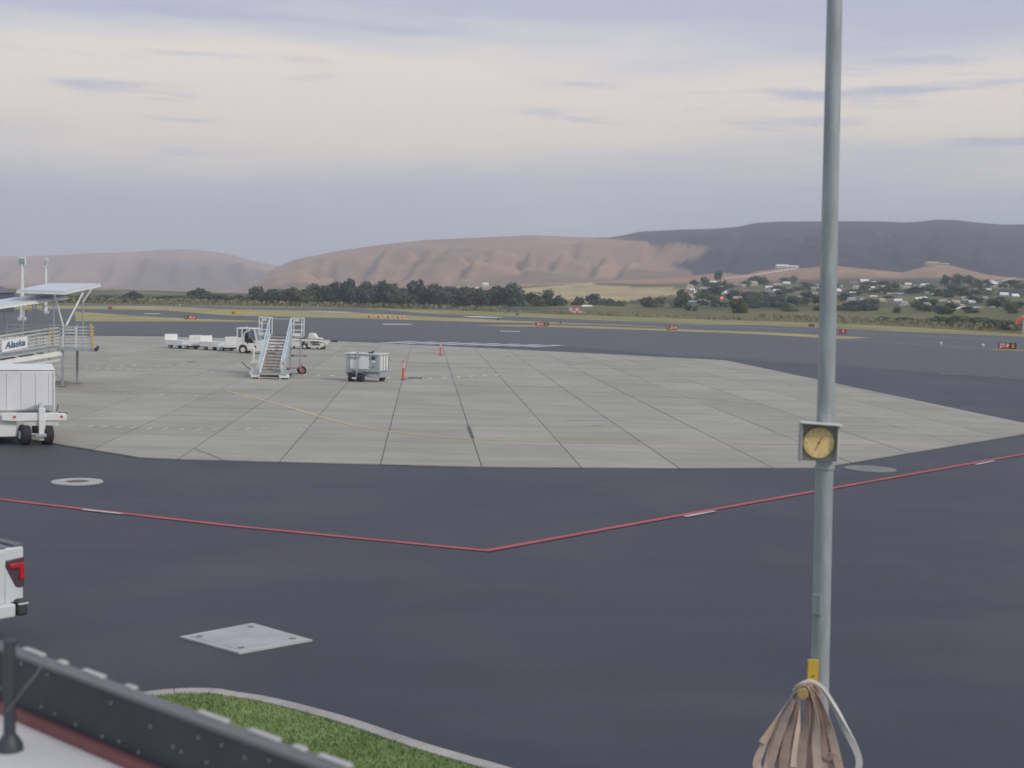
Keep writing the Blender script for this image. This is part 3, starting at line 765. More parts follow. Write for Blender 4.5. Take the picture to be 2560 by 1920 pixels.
# ------------------------------------------------------------------ town
ROOFS = [mat('roof_white', (.74, .74, .74), .6), mat('roof_grey', (.30, .31, .33), .7), mat('roof_tan', (.42, .34, .27), .7), mat('roof_brown', (.22, .16, .13), .7)]
WALLS = [mat('wall_cream', (.55, .50, .40), .8), mat('wall_pale', (.70, .70, .68), .8), mat('wall_brown', (.34, .26, .20), .8)]
PANE = mat('dark_window', (.05, .06, .07), .2)
HM = {}
def house_meshes(kr, kw):
    if (kr, kw) in HM:
        return HM[(kr, kw)]
    w = MB().prism([(-.5, 0), (.5, 0), (.5, .42), (-.5, .42)], -.3, .3)
    w.face((-.5, -.3, .42), (-.5, .3, .42), (-.5, 0, .68)).face((.5, -.3, .42), (.5, 0, .68), (.5, .3, .42))
    r = MB()
    for s in (-1, 1):
        r.face((-.55, s * .36, .38), (.55, s * .36, .38), (.55, 0, .70), (-.55, 0, .70))
        r.face((-.55, s * .36, .41), (.55, s * .36, .41), (.55, 0, .73), (-.55, 0, .73))
    wi = [MB().box((x, -.305, .22), (.14, .02, .16)).mesh('window', PANE) for x in (-.3, .25)]
    do = MB().box((0, -.305, .15), (.10, .02, .30)).mesh('door', WALLS[2])
    HM[(kr, kw)] = (w.mesh('wall', WALLS[kw]), r.mesh('roof', ROOFS[kr]), wi, do)
    return HM[(kr, kw)]
def house(name, label, p, size, kr, kw, rz, group=None, cat='house', sz=1.0):
    t = thing(name, label, cat, p, rz, group)
    w, r, wi, do = house_meshes(kr, kw)
    for nm, me in (('wall', w), ('roof', r), ('window', wi[0]), ('window', wi[1]), ('door', do)):
        o = bpy.data.objects.new(nm, me); COL.objects.link(o); o.parent = t; o.scale = (size, size, size * sz)
    return t
def town_pt(u, v):
    return pt(u, v, terr_depth(u, v))
rt = random.Random(21)
RN = ['white', 'grey', 'tan', 'brown']
hp = []
for i in range(2500):
    u = rt.uniform(1700, 2570); v = rt.uniform(707, 772)
    lo = 712 - (u - 1700) * .004; hi = 757 + (u - 1700) * .018
    if not (lo < v < hi) or inside((u, v), orch) or inside((u, v), field):
        continue
    if any(abs(u - a) < 12 and abs(v - c) < 4 for a, c in hp):
        continue
    hp.append((u, v))
    if len(hp) > 125:
        break
hp.sort()
for i, (u, v) in enumerate(hp):
    kr = rt.choice([0, 0, 1, 2, 2, 3]); kw = rt.choice([0, 1, 1, 2]); p = town_pt(u, v); p.z -= .5
    house('town_house', 'small %s-roofed house in the hillside town, %s house from the left' % (RN[kr], ordinal(i)), p, p.y / F * rt.uniform(11, 20), kr, kw, rt.uniform(-.5, .5), 'houses of the hillside town')
# the easily told buildings beyond the airfield
house('town_house', 'large pale grey house with broad roof left of the bright tree', at(1752, 783), 12, 1, 1, .15, None, 'house', .55)
house('town_house', 'cream house on top of the tan knoll at right', pt(2330, 664, D2 - 20), 11.5, 2, 0, .1, None, 'house', .45)
house('town_house', 'small outbuilding beside the house on the tan knoll', pt(2362, 663.5, D2 - 20), 7, 2, 0, -.1, None, 'house', .45)
house('town_house', 'white farmhouse at the burnt edge above the hill road', pt(1955, 671, D2 - 20), 11, 0, 1, .1, None, 'house', .45)
house('town_house', 'long pale barn right of the farmhouse above the hill road', pt(1984, 670.5, D2 - 20), 8.5, 0, 0, .0, None, 'house', .4)
house('town_house', 'low tan shed among the trees right of the yellow field', at(1597, 785), 3.4, 0, 0, .1, None, 'shed', .6)
house('town_house', 'white house half hidden by trees in the belt', town_pt(1190, 730), 4.5, 0, 1, .3, None, 'house')
house('town_house', 'tiny white house on the lower slope above the belt', town_pt(1213, 717), 5, 0, 1, .3, None, 'house')
house('town_house', 'white roofed house between belt trees right of the checkered shed', at(1467, 781), 3.4, 0, 1, .3, None, 'house')
WHR = mat('warehouse_cream', (.52, .48, .33), .7, .05, .3)
WHG = mat('warehouse_grey', (.50, .51, .51), .7, .05, .3)
d = 420
A_ = pt(2378, 795, d); B_ = pt(2447, 797, d); C_ = pt(2489, 797, d + 22)
t = thing('warehouse', 'large cream and pale grey metal warehouse behind the right-hand shrubs', 'warehouse', (B_.x, B_.y, 0))
zt = pt(2447, 775, d).z
v_ = lambda p, z: Vector((p.x, p.y, z))
D_ = A_ + (C_ - B_)
MB().face(v_(A_, 0), v_(B_, 0), v_(B_, zt), v_(A_, zt)).face(v_(D_, 0), v_(A_, 0), v_(A_, zt), v_(D_, zt)).build('front_wall', WHR, t, True, smooth=False)
MB().face(v_(B_, 0), v_(C_, 0), v_(C_, zt), v_((B_ + C_) / 2, zt + .9), v_(B_, zt)).face(v_(C_, 0), v_(D_, 0), v_(D_, zt), v_(C_, zt)).build('end_wall', WHG, t, True, smooth=False)
m1_, m2_ = (A_ + D_) / 2, (B_ + C_) / 2
MB().face(v_(A_, zt) + Vector((0, -.4, -.1)), v_(B_, zt) + Vector((.2, -.4, -.1)), v_(m2_, zt + .95), v_(m1_, zt + .95)).face(v_(m1_, zt + .95), v_(m2_, zt + .95), v_(C_, zt - .1), v_(D_, zt - .1)).build('roof', ROOFS[0], t, True, smooth=False)
for k in range(3):
    p = A_.lerp(B_, .2 + .3 * k); MB().box((p.x, p.y - .06, 1.4), (1.6, .1, 2.4)).build('door', WHG, t, True)
def block(name, label, u0, u1, vt, vb, d, m, cat, roofm=ROOFS[0], depth=6, roofh=.25):
    a = pt(u0, vb, d); c = pt(u1, vb, d); top = pt((u0 + u1) / 2, vt, d).z; w = c.x - a.x; b0 = min(0, a.z) if d < 600 else a.z - 3
    t = thing(name, label, cat, ((a.x + c.x) / 2, d + depth / 2, b0)); h = top - b0
    MB().box((0, 0, h / 2), (w, depth, h)).build('wall', m, t)
    MB().box((0, 0, h + roofh / 2), (w * 1.04, depth * 1.04, roofh)).build('roof', roofm, t)
    for k in (-.25, .25):
        MB().box((k * w, -depth / 2 - .02, h * .55), (w * .14, .06, h * .25)).build('window', PANE, t)
    return t
block('white_tower', 'tall white block tower among the houses right of the light pole', 2276, 2295, 757, 782, 520, mat('tower_white', (.72, .73, .74), .7), 'tower')
block('white_shed', 'white shed left of the cream warehouse', 2322, 2341, 774, 792, 430, WHG, 'shed')
block('low_store', 'low white-roofed building at the right of the warehouse', 2492, 2522, 784, 800, 440, WALLS[0], 'building')
block('low_store', 'low white building at the right frame edge behind the windsock', 2540, 2580, 785, 802, 440, WALLS[1], 'building')
for i, (a, c) in enumerate(((2181, 2193), (2196, 2212), (2215, 2233), (2250, 2264))):
    block('white_roofed_shed', 'small white-roofed shed by the far hedge, %s from the light pole' % ordinal(i), a, c, 775 + i * 1.2, 786 + i, 470, WALLS[2], 'shed', roofh=.7)
# town trees
tp_ = [(1790, 706, 22, 30, 4), (1800, 706, 20, 34, 4), (1762, 714, 26, 26, 1), (1735, 716, 24, 20, 1), (1890, 712, 40, 26, 1), (1908, 712, 34, 24, 1), (1965, 710, 34, 20, 1), (1985, 708, 20, 22, 0), (1812, 732, 14, 36, 4), (1790, 742, 46, 34, 1), (1760, 748, 40, 30, 0), (1832, 750, 40, 30, 1), (2070, 735, 40, 40, 1), (2050, 760, 50, 30, 1), (1990, 762, 50, 26, 3), (1940, 764, 50, 26, 3), (2020, 748, 44, 24, 1),
       (2160, 730, 30, 24, 0), (2238, 732, 20, 30, 0), (2214, 738, 24, 28, 0), (2290, 735, 40, 24, 1), (2362, 716, 24, 34, 0), (2395, 716, 34, 36, 0), (2420, 718, 36, 34, 0), (2440, 720, 30, 28, 0), (2468, 714, 26, 18, 1), (2380, 740, 44, 30, 1), (2410, 742, 44, 30, 0), (2345, 744, 36, 26, 1), (2334, 770, 18, 28, 2), (2378, 772, 36, 22, 1), (2350, 786, 30, 28, 0), (2242, 782, 26, 20, 0), (2130, 772, 44, 26, 1), (2160, 776, 40, 22, 3), (2180, 760, 40, 18, 3), (2490, 768, 54, 28, 1), (2525, 776, 44, 26, 0), (2545, 770, 40, 22, 1), (1870, 760, 36, 22, 1), (1905, 752, 34, 22, 0), (1950, 740, 30, 20, 1), (2110, 752, 40, 26, 0), (2310, 760, 40, 20, 1), (2440, 758, 36, 18, 3)]
rq = random.Random(77)
for q_ in range(60):
    u_ = rq.uniform(1715, 2580); v_2 = rq.uniform(716, 778 + (u_ - 1715) * .012)
    if not (inside((u_, v_2), orch) or inside((u_, v_2), field)):
        tp_.append((u_, v_2, rq.uniform(26, 48), rq.uniform(14, 24), rq.choice([1, 3, 3, 0])))
tp_.sort()
for i, (u, v, w, h, kd) in enumerate(tp_):
    p = town_pt(u, v); p.z -= .4; s = p.y / F
    tree('town_tree', '%s tree among the houses of the hillside town, %s such tree from the left' % (KIND[kd], ordinal(i)), p, h * s, w * s * 1.2, kd, [3, 0, 3, 1][i % 4], 'trees of the hillside town')
# hilltop masts
for i, (u, v, h, lab) in enumerate(((1075, 601, 11, 'thin mast on the crest of the tan hill, left one'), (1390, 591, 10, 'thin mast on the crest of the tan hill, right one'), (2345, 0, 0, ''))):
    if not h:
        continue
    p = pt(u, v + 2, D4); s = D4 / F
    t = thing('hill_mast', lab, 'mast', p)
    MB().tube((0, 0, 0), (0, 0, h * s), .5, 6, .25).build('mast_pole', STEEL, t)
    MB().box((0, 0, h * s * .85), (3.5, .4, .5)).build('crossarm', STEEL, t)

# ================================================================== AIRFIELD SIGNS AND SMALL INSTALLATIONS
def air_sign(name, label, u, vt, vb, wpx, panels, group='airfield guidance signs'):
    p = at(u, vb); s = p.y / F; H = (vb - vt) * s; W = wpx * s
    t = thing(name, label, 'sign', p, -math.atan2(p.x, p.y) * .5, group)
    for k in (-.38, .38):
        MB().tube((k * W, 0, 0), (k * W, 0, .18), .04, 6).build('leg', DARK, t)
    MB().box((0, .12, .15 + (H - .15) / 2), (W, .2, H - .15)).build('housing', BLACK, t, bevel=.02)
    x = -W / 2
    for (frac, m, txt, tm) in panels:
        w = W * frac
        MB().box((x + w / 2, 0, .15 + (H - .15) / 2), (w * .97, .03, (H - .15) * .9)).build('panel', m, t)
        if txt:
            lettering(txt, (H - .15) * .95, tm, t, (x + w / 2, -.022, .15 + (H - .15) / 2), bold=.01, sx=min(1.0, 1.15 * w / (len(txt) * .6 * (H - .15))))
        x += w
    return t
WT = mat('sign_white', (.8, .8, .78), .5)
air_sign('airfield_sign', 'red 22-4 runway sign with a black end panel at the left', 475.5, 789.5, 800, 28, [(.3, BLACK, 'A', SIGNYEL), (.7, SIGNRED, '22-4', WT)])
air_sign('airfield_sign', 'yellow airfield sign with a black end on the far grass', 593, 779.5, 786, 27, [(.25, BLACK, 'A', SIGNYEL), (.75, SIGNYEL, '', BLACK)])
air_sign('airfield_sign', 'red 22-4 runway sign with black end panel in the middle distance', 1355, 805.5, 816.5, 34, [(.7, SIGNRED, '22-4', WT), (.3, BLACK, 'A', SIGNYEL)])
air_sign('airfield_sign', 'red 27-9 runway sign left of the bright tree', 1679, 814.5, 827, 27, [(.28, BLACK, 'B', SIGNYEL), (.72, SIGNRED, '27-9', WT)])
air_sign('airfield_sign', 'red sign partly hidden by the light pole', 2107, 824, 836, 18, [(1.0, SIGNRED, '4', WT)])
air_sign('airfield_sign', 'nearest red 27-9 sign with black B panel at right', 2518, 857.5, 875, 43, [(.63, SIGNRED, '27-9', WT), (.37, BLACK, 'B', SIGNYEL)])
air_sign('airfield_sign', 'dark back of a low sign on grass left of the light pole', 2029, 810.5, 818, 14, [(1.0, DARK, '', WT)])
air_sign('airfield_sign', 'small yellow sign far left behind the ramp posts', 69, 770, 776.5, 12, [(1.0, SIGNYEL, '', WT)])
air_sign('airfield_sign', 'small red sign on the far grass above the ramp railing', 275, 767, 774, 10, [(1.0, SIGNRED, '', WT)])
for i in range(4):
    p = at(930 + i * 24, 796 + i * .5); s = p.y / F
    t = thing('barricade', 'low orange and white barricade in the far row, %s from the left' % ordinal(i), 'barricade', p, 0, 'low barricades on the far grass')
    for k in (-.6, .6):
        MB().box((k, 0, .2), (.12, .5, .4)).build('foot', BLACK if k < 0 else ORANGE, t)
    for k in range(4):
        MB().box((-.6 + .4 * k, 0, .45), (.4, .12, .3)).build('board', ORANGE if k % 2 == 0 else OFFW, t)
EL = {}
for i, (u, v, c) in enumerate(sorted(((625, 779, YELLOW), (925, 777, YELLOW), (1204, 778, DARK), (1245, 803, DARK), (1401, 810, DARK), (1266, 784, DARK), (382, 769, YELLOW), (425, 778, OFFW), (450, 767, OFFW), (755, 768, OFFW), (794, 768, OFFW), (1264, 785, DARK), (2352, 864, OFFW), (2457, 869, OFFW)), key=lambda q: q[0])):
    p = at(u, v); s = p.y / F
    cn = {YELLOW: 'yellow', DARK: 'dark', OFFW: 'pale'}[c]
    EL[cn] = EL.get(cn, 0) + 1
    t = thing('marker_light', 'tiny %s airfield edge light, %s of its colour from the left' % (cn, ordinal(EL[cn] - 1)), 'light', p, 0, 'tiny %s edge lights' % cn)
    MB().tube((0, 0, 0), (0, 0, 2.6 * s), .06, 6).build('stake', STEEL, t); MB().lathe([(.16, 0), (.2, .2), (.1, .38)], 8, (0, 0, 2.4 * s)).build('lens', c, t)
for i, u in enumerate((1290.5, 1295.5)):
    p = at(u, 788.5); t = thing('marker_post', '%s of two small black posts on the far grass' % ('left' if i == 0 else 'right'), 'post', p, 0, 'pair of black posts')
    MB().box((0, 0, .45), (.32, .3, .9)).build('case', BLACK, t, bevel=.03); MB().box((0, -.17, .7), (.2, .04, .2)).build('reflector', OFFW, t)
# red and white checkered equipment shed
a = at(1423, 786); c = at(1453, 786.5); w = c.x - a.x; h = 18.5 * a.y / F
t = thing('equipment_shed', 'red and white checkered equipment shed on the far grass', 'shed', ((a.x + c.x) / 2, a.y + 1, 0))
MB().box((0, 0, h * .48), (w, 2.0, h * .96)).build('wall', OFFW, t)
CHK = mat('shed_red', (.5, .14, .10), .6)
for i in range(4):
    for j in range(2):
        if (i + j) % 2 == 0:
            MB().box((-w / 2 + w * (i + .5) / 4, -1.012, h * (.26 + .44 * j)), (w / 4 * .95, .03, h * .42)).build('red_panel', CHK, t)
MB().box((0, 0, h), (w * 1.06, 2.2, .16)).build('roof', CHK, t)
p = at(1458, 787); t = thing('equipment_box', 'small pale box beside the checkered equipment shed', 'box', p)
MB().box((0, 0, .45), (.8, .5, .9)).build('case', OFFW, t, bevel=.03); MB().box((0, -.26, .5), (.5, .03, .5)).build('door', CHK, t)
p = at(1388, 783); t = thing('obstruction_light', 'white post with a red lamp left of the checkered shed', 'light', p); s = p.y / F
MB().box((0, 0, .3), (.6, .4, .6)).build('base', OFFW, t); MB().tube((0, 0, .5), (0, 0, 8 * s), .06, 6).build('stem', STEEL, t); MB().box((0, 0, 9.5 * s), (.55, .4, .55)).build('lamp', mat('red_lamp', (.7, .06, .05), .4), t, bevel=.05)
a = at(1666, 786); c = at(1702, 786.5); s = a.y / F; w = c.x - a.x
t = thing('instrument_shelter', 'white flat-roofed instrument shelter on the far grass', 'shelter', ((a.x + c.x) / 2, a.y + 1, 0))
MB().box((0, 0, 16.5 * s), (w, 2.4, 4 * s)).build('canopy', WHITE, t)
for k in (-.45, -.1, .3):
    MB().box((k * w, 0, 7.5 * s), (.25, 1.8, 15 * s)).build('wall', WALLS[1], t)
p = at(1691, 787); t = thing('dish_antenna', 'round white dish in front of the instrument shelter', 'antenna', p)
MB().tube((0, 0, 0), (0, 0, .5), .07, 6).build('stand', STEEL, t); MB().tube((0, -.1, .75), (0, -.25, .75), .2, 14, .45).build('dish', WHITE, t)
p = at(1680, 784); t = thing('whip_antenna', 'thin whip antenna rising from the instrument shelter', 'antenna', p); MB().tube((0, 0, 0), (0, 0, 30 * s), .05, 6, .03).build('rod', STEEL, t); MB().box((0, 0, .1), (.3, .3, .2)).build('foot', STEEL, t)
p = at(1803, 787); s = p.y / F
t = thing('striped_mast', 'slender red and white mast with a lit red lamp', 'mast', p)
for k in range(7):
    MB().tube((0, 0, k * 5.6 * s), (0, 0, (k + 1) * 5.6 * s), .22, 8).build('mast_section', OFFW if k % 2 else mat('faded_red', (.50, .22, .18), .6), t)
LAMP = mat('red_beacon', (.8, .05, .05), .4)
LAMP.node_tree.nodes['Principled BSDF'].inputs['Emission Color'].default_value = (1, .08, .06, 1); LAMP.node_tree.nodes['Principled BSDF'].inputs['Emission Strength'].default_value = 1.2
MB().box((0, 0, 42 * s), (.85, .6, .8)).build('beacon', LAMP, t, bevel=.1); MB().box((0, -.33, 42 * s), (.3, .05, .3)).build('lens', WHITE, t)
p = at(2557, 836); s = p.y / F
t = thing('windsock', 'orange windsock on a white post at the right edge', 'windsock', p)
MB().tube((0, 0, 0), (0, 0, 44 * s), .09, 8).build('pole', OFFW, t)
b = MB(); prev = None
for k in range(7):
    a_ = k / 6; c_ = Vector((-.1 - a_ * 1.4, 0, 40 * s - a_ * a_ * 1.2)); r_ = .45 - .2 * a_
    if prev:
        b.tube(prev[0], c_, prev[1], 10, r_, caps=False)
    prev = (c_, r_)
b.build('sock', ORANGE, t); MB().box((0, 0, 44.5 * s), (.3, .3, .3)).build('lamp', WHITE, t)

# ================================================================== LEFT: HANGAR, FLOODLIGHTS
a = at(-160, 776); c = at(46, 777)
t = thing('hangar', 'low dark blue-grey building behind the ramp at the left edge', 'building', ((a.x + c.x) / 2, a.y + 6, 0))
w = c.x - a.x; s = a.y / F; hz = pt(0, 732, a.y).z
HB = mat('hangar_wall', (.10, .115, .16), .7, .1, .3)
MB().box((0, 0, hz / 2), (w, 12, hz)).build('wall', HB, t)
b = MB().prism([(-w / 2 - .3, hz - .02), (w / 2 + .3, hz - .02), (w / 2 - 2.5, hz + 1.1), (-w / 2 - .3, hz + 1.1)], -6.2, 6.2); b.build('roof', mat('hangar_roof', (.12, .125, .16), .7), t)
MB().box((0, -6.25, hz - .05), (w + .6, .12, .16)).build('eave_trim', WHITE, t)
for k in range(4):
    MB().box((-w * .4 + k * w * .25, -6.02, hz * .45), (w * .16, .08, hz * .5)).build('door', mat('hangar_door', (.07, .08, .11), .6), t)
def flood(label, u, vb, vt, hw, hh, tilt, green):
    p = at(u, vb); s = p.y / F; H = (vb - vt) * s
    t = thing('floodlight_pole', label, 'floodlight', p, 0, 'floodlight poles')
    MB().tube((0, 0, 0), (0, 0, H - hh * s * .8), .32, 12, .22).build('pole', WHITE, t)
    MB().box((0, 0, .25), (.9, .9, .5)).build('footing', OFFW, t)
    z = H - hh * s / 2
    MB().box((0, 0, z), (hw * s, .35, hh * s), ry=tilt).build('lamp_housing', WHITE, t, bevel=.04)
    MB().box((0, -.19, z - .05), (hw * s * .8, .03, hh * s * .72), ry=tilt).build('lamp_glass', mat('green_glass', (.30, .40, .36), .3) if green else mat('grey_glass', (.45, .47, .48), .3), t)
    MB().box((0, 0, z - hh * s * .55), (.5, .3, .3)).build('bracket', STEEL, t)
flood('floodlight pole with square greenish lamp, nearest the left edge', 55, 801, 643, 18, 21, 0, True)
flood('floodlight pole with a tilted white lamp, right of the square one', 114, 784, 646, 9, 22, R(14), False)

# ================================================================== BOARDING RAMP
root = thing('boarding_ramp', 'covered white and steel boarding ramp with railings and name board at left', 'boarding ramp', (-23.0, 68.0, 0))
B = lambda: MB()
DZ = 2.03
P0 = Vector((-22.75, 68.2, DZ)); RD = Vector((-4.3, -5.0, -.85)); RW = Vector((-1.37, 1.17, 0))
def rp_(t, w=0.0, z=0.0):
    return P0 + RD * t + RW * w + Vector((0, 0, z))
B().slab([rp_(0), rp_(1.3), rp_(1.3, 1), rp_(0, 1)], .10).build('ramp_deck', STEEL, root, True)
for w in (0.0, 1.0):
    B().bar(rp_(-.02, w, -.3), rp_(1.3, w, -.3), .12, .22).build('girder', WHITE if w == 0 else STEEL, root, True)
B().slab([(-22.75, 68.1, DZ), (-20.95, 68.1, DZ), (-21.75, 71.0, DZ), (-24.3, 71.0, DZ), (-24.3, 69.4, DZ)], .14).build('platform_deck', STEEL, root, True)
B().bar((-20.9, 68.1, DZ - .07), (-21.65, 70.9, DZ - .07), .12, .14).build('bumper', RUBBER, root, True)
for k in range(7):
    z = DZ + .10 + k * .155; B().tube((-22.55, 68.12, z), (-21.0, 68.12, z + .02), .03, 6).build('rail', OFFW, root, True)
    if k % 2 == 0:
        B().tube((-23.4, 70.9, z), (-21.85, 70.9, z + .02), .02, 6).build('rail', STEEL, root, True)
for x in (-22.55, -21.9, -21.15):
    B().tube((x, 68.12, DZ), (x, 68.12, DZ + 1.08), .03, 8).build('rail_post', WHITE, root, True)
    B().tube((x - .85, 70.9, DZ), (x - .85, 70.9, DZ + 1.05), .03, 8).build('rail_post', STEEL, root, True)
B().bar((-20.98, 68.0, DZ + .02), (-21.12, 68.0, DZ + 1.25), .07, .07).build('yellow_post', YELLOW, root, True)
B().bar((-23.6, 69.6, DZ), (-23.65, 69.6, DZ + .95), .10, .07).build('yellow_post', YELLOW, root, True)
for w in (0.0, 1.0):
    for z in (.16, .32, .48, .64, .82, 1.0):
        B().tube(rp_(0, w, z), rp_(1.3, w, z), .026, 6).build('rail', OFFW, root, True)
    for k in range(8):
        B().tube(rp_(k * .18, w), rp_(k * .18, w, 1.02), .028, 8).build('rail_post', STEEL, root, True)
for k in range(6):                                   # switchback landing behind: more rails and slats
    z = DZ - .05 + k * .19
    B().tube((-26.2, 70.4, z + .1), (-22.9, 71.4, z + .12), .024, 6).build('rail', OFFW, root, True)
    B().tube((-23.5, 69.9, z), (-22.75, 68.4, z), .022, 6).build('rail', OFFW, root, True)
for k in range(6):
    q = Vector((-26.2, 70.4, 0)).lerp(Vector((-22.9, 71.4, 0)), k / 5); B().tube((q.x, q.y, 1.2), (q.x, q.y, DZ + 1.1), .03, 8).build('rail_post', OFFW, root, True)
B().slab([(-27, 70.3, 1.72), (-22.8, 71.3, DZ - .02), (-23.3, 73.1, DZ - .02), (-27.5, 72.1, 1.72)], .12).build('landing_deck', STEEL, root, True)
for t_ in (.1, .25, .4, .55):
    B().bar(rp_(t_, 0, -.42), rp_(t_ + .12, 0, -.08), .05, .05).build('lattice', OFFW, root, True)
B().bar(rp_(0, 0, -.62), rp_(1.3, 0, -.62), .09, .10).build('girder', OFFW, root, True)
# legs
for p, z in (((-22.62, 68.3), DZ), ((-22.62, 70.6), DZ)):
    B().bar((p[0], p[1], 0), (p[0], p[1], z - .1), .10, .10).build('leg', STEEL, root, True); B().box((p[0], p[1], .03), (.35, .35, .06)).build('foot_plate', DARK, root, True)
B().bar((-22.62, 68.3, .3), (-23.2, 68.3, 1.0), .05, .05).build('brace', STEEL, root, True)
for t_ in (.35, .7, 1.05):
    q = rp_(t_, .1, -.4); B().bar((q.x, q.y, 0), q, .10, .10).build('leg', STEEL if t_ != .35 else mat('red_oxide', (.35, .16, .13), .7), root, True)
q = rp_(.28, .5); 
for k in range(2):
    c_ = rp_(.22 + .12 * k, .55); B().tube((c_.x, c_.y - .12, .42), (c_.x, c_.y + .12, .42), .42, 18).build('wheel', RUBBER, root, True)
c_ = rp_(.34, .6); B().box((c_.x, c_.y, .85), (1.5, .9, .7), rz=.86).build('undercarriage', mat('undercarriage_blue', (.14, .18, .24), .6, .1, 3), root, True)
# upper roof
ru = [pt(42, 724, 67), pt(160, 727.6, 66.6), pt(251, 708.5, 72), pt(123, 708, 72.5)]
B().slab(ru, .09).build('roof_panel', mat('roof_sheet', (.60, .65, .68), .5, .04, 3, stretch=(12, 1, 1)), root, True)
for a_, b_ in ((0, 1), (1, 2)):
    B().bar(ru[a_] - Vector((0, 0, .13)), ru[b_] - Vector((0, 0, .13)), .06, .09).build('roof_beam', WHITE, root, True)
rl = [rp_(-.05, -.1, 2.54), rp_(1.3, -.1, 2.42), rp_(1.3, 1.12, 2.5), rp_(-.05, 1.12, 2.64)]
B().slab(rl, .08).build('roof_panel', MATS['roof_sheet'], root, True)
B().bar(rl[0] - Vector((0, 0, .12)), rl[1] - Vector((0, 0, .12)), .06, .08).build('roof_beam', WHITE, root, True)
# posts and V braces
for u, d_, zt_ in ((81, 70, 5.0), (134, 67.5, 4.82), (207, 70, 5.05), (90, 68.5, 4.6), (108, 70.5, 5.0)):
    p = pt(u, 830, d_); B().tube((p.x, p.y, DZ), (p.x, p.y, zt_), .038, 8).build('roof_post', STEEL, root, True)
for (u1, v1_, d1_), (u2, v2_, d2_) in (((134, 729.5, 67.4), (158, 815, 68.1)), ((207, 732, 69), (165, 814, 68.1)), ((231, 719, 70), (207, 756, 70))):
    B().tube(pt(u1, v1_, d1_), pt(u2, v2_, d2_), .045, 8).build('brace', WHITE, root, True)
for t_ in (.3, .6, .9, 1.2):
    B().tube(rp_(t_, 0), rp_(t_, 0, 2.46), .035, 8).build('roof_post', STEEL, root, True); B().tube(rp_(t_, 1), rp_(t_, 1, 2.5), .035, 8).build('roof_post', STEEL, root, True)
for k in range(2):
    q = rp_(.1 + .1 * k, .4, 1.9); B().tube(q, q + Vector((.5, .4, .5)), .03, 6).build('brace', WHITE, root, True)
# name board
s0, s1 = rp_(.27, -.04), rp_(.475, -.04)
bd = [s1 + Vector((0, 0, .20)), s0 + Vector((0, 0, .24)), s0 + Vector((0, 0, .80)), s1 + Vector((0, 0, .78))]
nrm = Vector((RD.y, -RD.x, 0)).normalized()
if nrm.y > 0:
    nrm = -nrm
b = MB(); i = 0
b.v = bd + [p - nrm * .04 for p in bd]; b.f = [(0, 1, 2, 3), (7, 6, 5, 4), (0, 4, 5, 1), (1, 5, 6, 2), (2, 6, 7, 3), (3, 7, 4, 0)]
board = b.build('name_board', mat('board_white', (.78, .79, .78), .4), root, True)
mid = (bd[0] + bd[1] + bd[2] + bd[3]) / 4 + nrm * .012 - root.location
xd = (bd[1] - bd[0]).normalized(); yd = Vector((0, 0, 1)); zd = xd.cross(yd).normalized(); yd = zd.cross(xd).normalized()
lt = lettering('Alaska', .44, mat('lettering_blue', (.03, .10, .22), .5), board, mid, (0, 0, 0), shear=.35, bold=.012, sx=.92)
lt.rotation_euler = Matrix((xd, yd, zd)).transposed().to_euler()

# ================================================================== WHITE TRAILER AT THE LEFT
c = at(72, 1112)
t = thing('service_trailer', 'tall white box trailer with wide front drawbar at the left edge', 'trailer', (c.x, c.y, 0), R(20.5))
TW = mat('trailer_white', (.74, .76, .76), .5, .07, 1.2)
# local x right, y away
MB().box((-.325, 1.75, 1.74), (2.25, 3.2, 1.32)).build('box_body', TW, t, bevel=.05)
MB().prism([(-1.47, 2.401), (.82, 2.401), (.78, 2.44), (-1.43, 2.44)], .12, 3.38).build('roof_cap', WHITE, t, bevel=.015)
for x in (-1.1, -.66, -.22, .22, .62):
    MB().box((x, .138, 1.72), (.010, .026, 1.2)).build('panel_seam', TW, t)
MB().box((.78, .125, 1.72), (.05, .05, 1.26)).build('corner_post', WHITE, t)
MB().box((-.325, 1.75, 1.02), (2.0, 3.0, .12)).build('chassis', OFFW, t)
MB().box((-1.02, 1.5, .62), (1.30, 2.9, .74)).build('side_skirt', WHITE, t, bevel=.04)
MB().prism([(-.82, .80), (-.40, .77), (1.16, .79), (1.16, 1.0), (1.06, 1.03), (-.82, 1.04)], -.12, .06).build('bumper_beam', WHITE, t, bevel=.02)
MB().box((.38, -.03, .70), (1.05, .10, .15)).build('lower_beam', OFFW, t)
MB().box((.40, -.16, .68), (.20, .10, 1.05)).build('drawbar', WHITE, t, bevel=.02)
MB().box((.36, -.14, 1.27), (.06, .06, .22)).build('latch', OFFW, t)
for x in (-.43, 1.0):
    MB().tube((x, -.118, .92), (x, -.14, .92), .04, 10).build('marker_lamp', RED, t)
b = MB()
for k in range(11):
    th = k / 10; x0_ = -.30 + .62 * th; z0_ = 1.05; z1_ = 1.10 + .24 * th
    b.path([(x0_ - .03, .06, z0_), (x0_ + .02, .0, (z0_ + z1_) / 2), (x0_ + .05, .06, z1_)], .016, 6)
b.build('coiled_hose', mat('hose_grey', (.20, .23, .24), .6), t)
MB().box((.58, -.02, 1.22), (.26, .06, .12)).build('valve_box', GREYP, t); MB().bar((.85, .0, 1.06), (.9, .0, 1.3), .03, .03).build('lever', DARK, t)
MB().bar((.9, -.05, 1.05), (1.2, -.1, 1.02), .04, .03).build('side_latch', DARK, t)
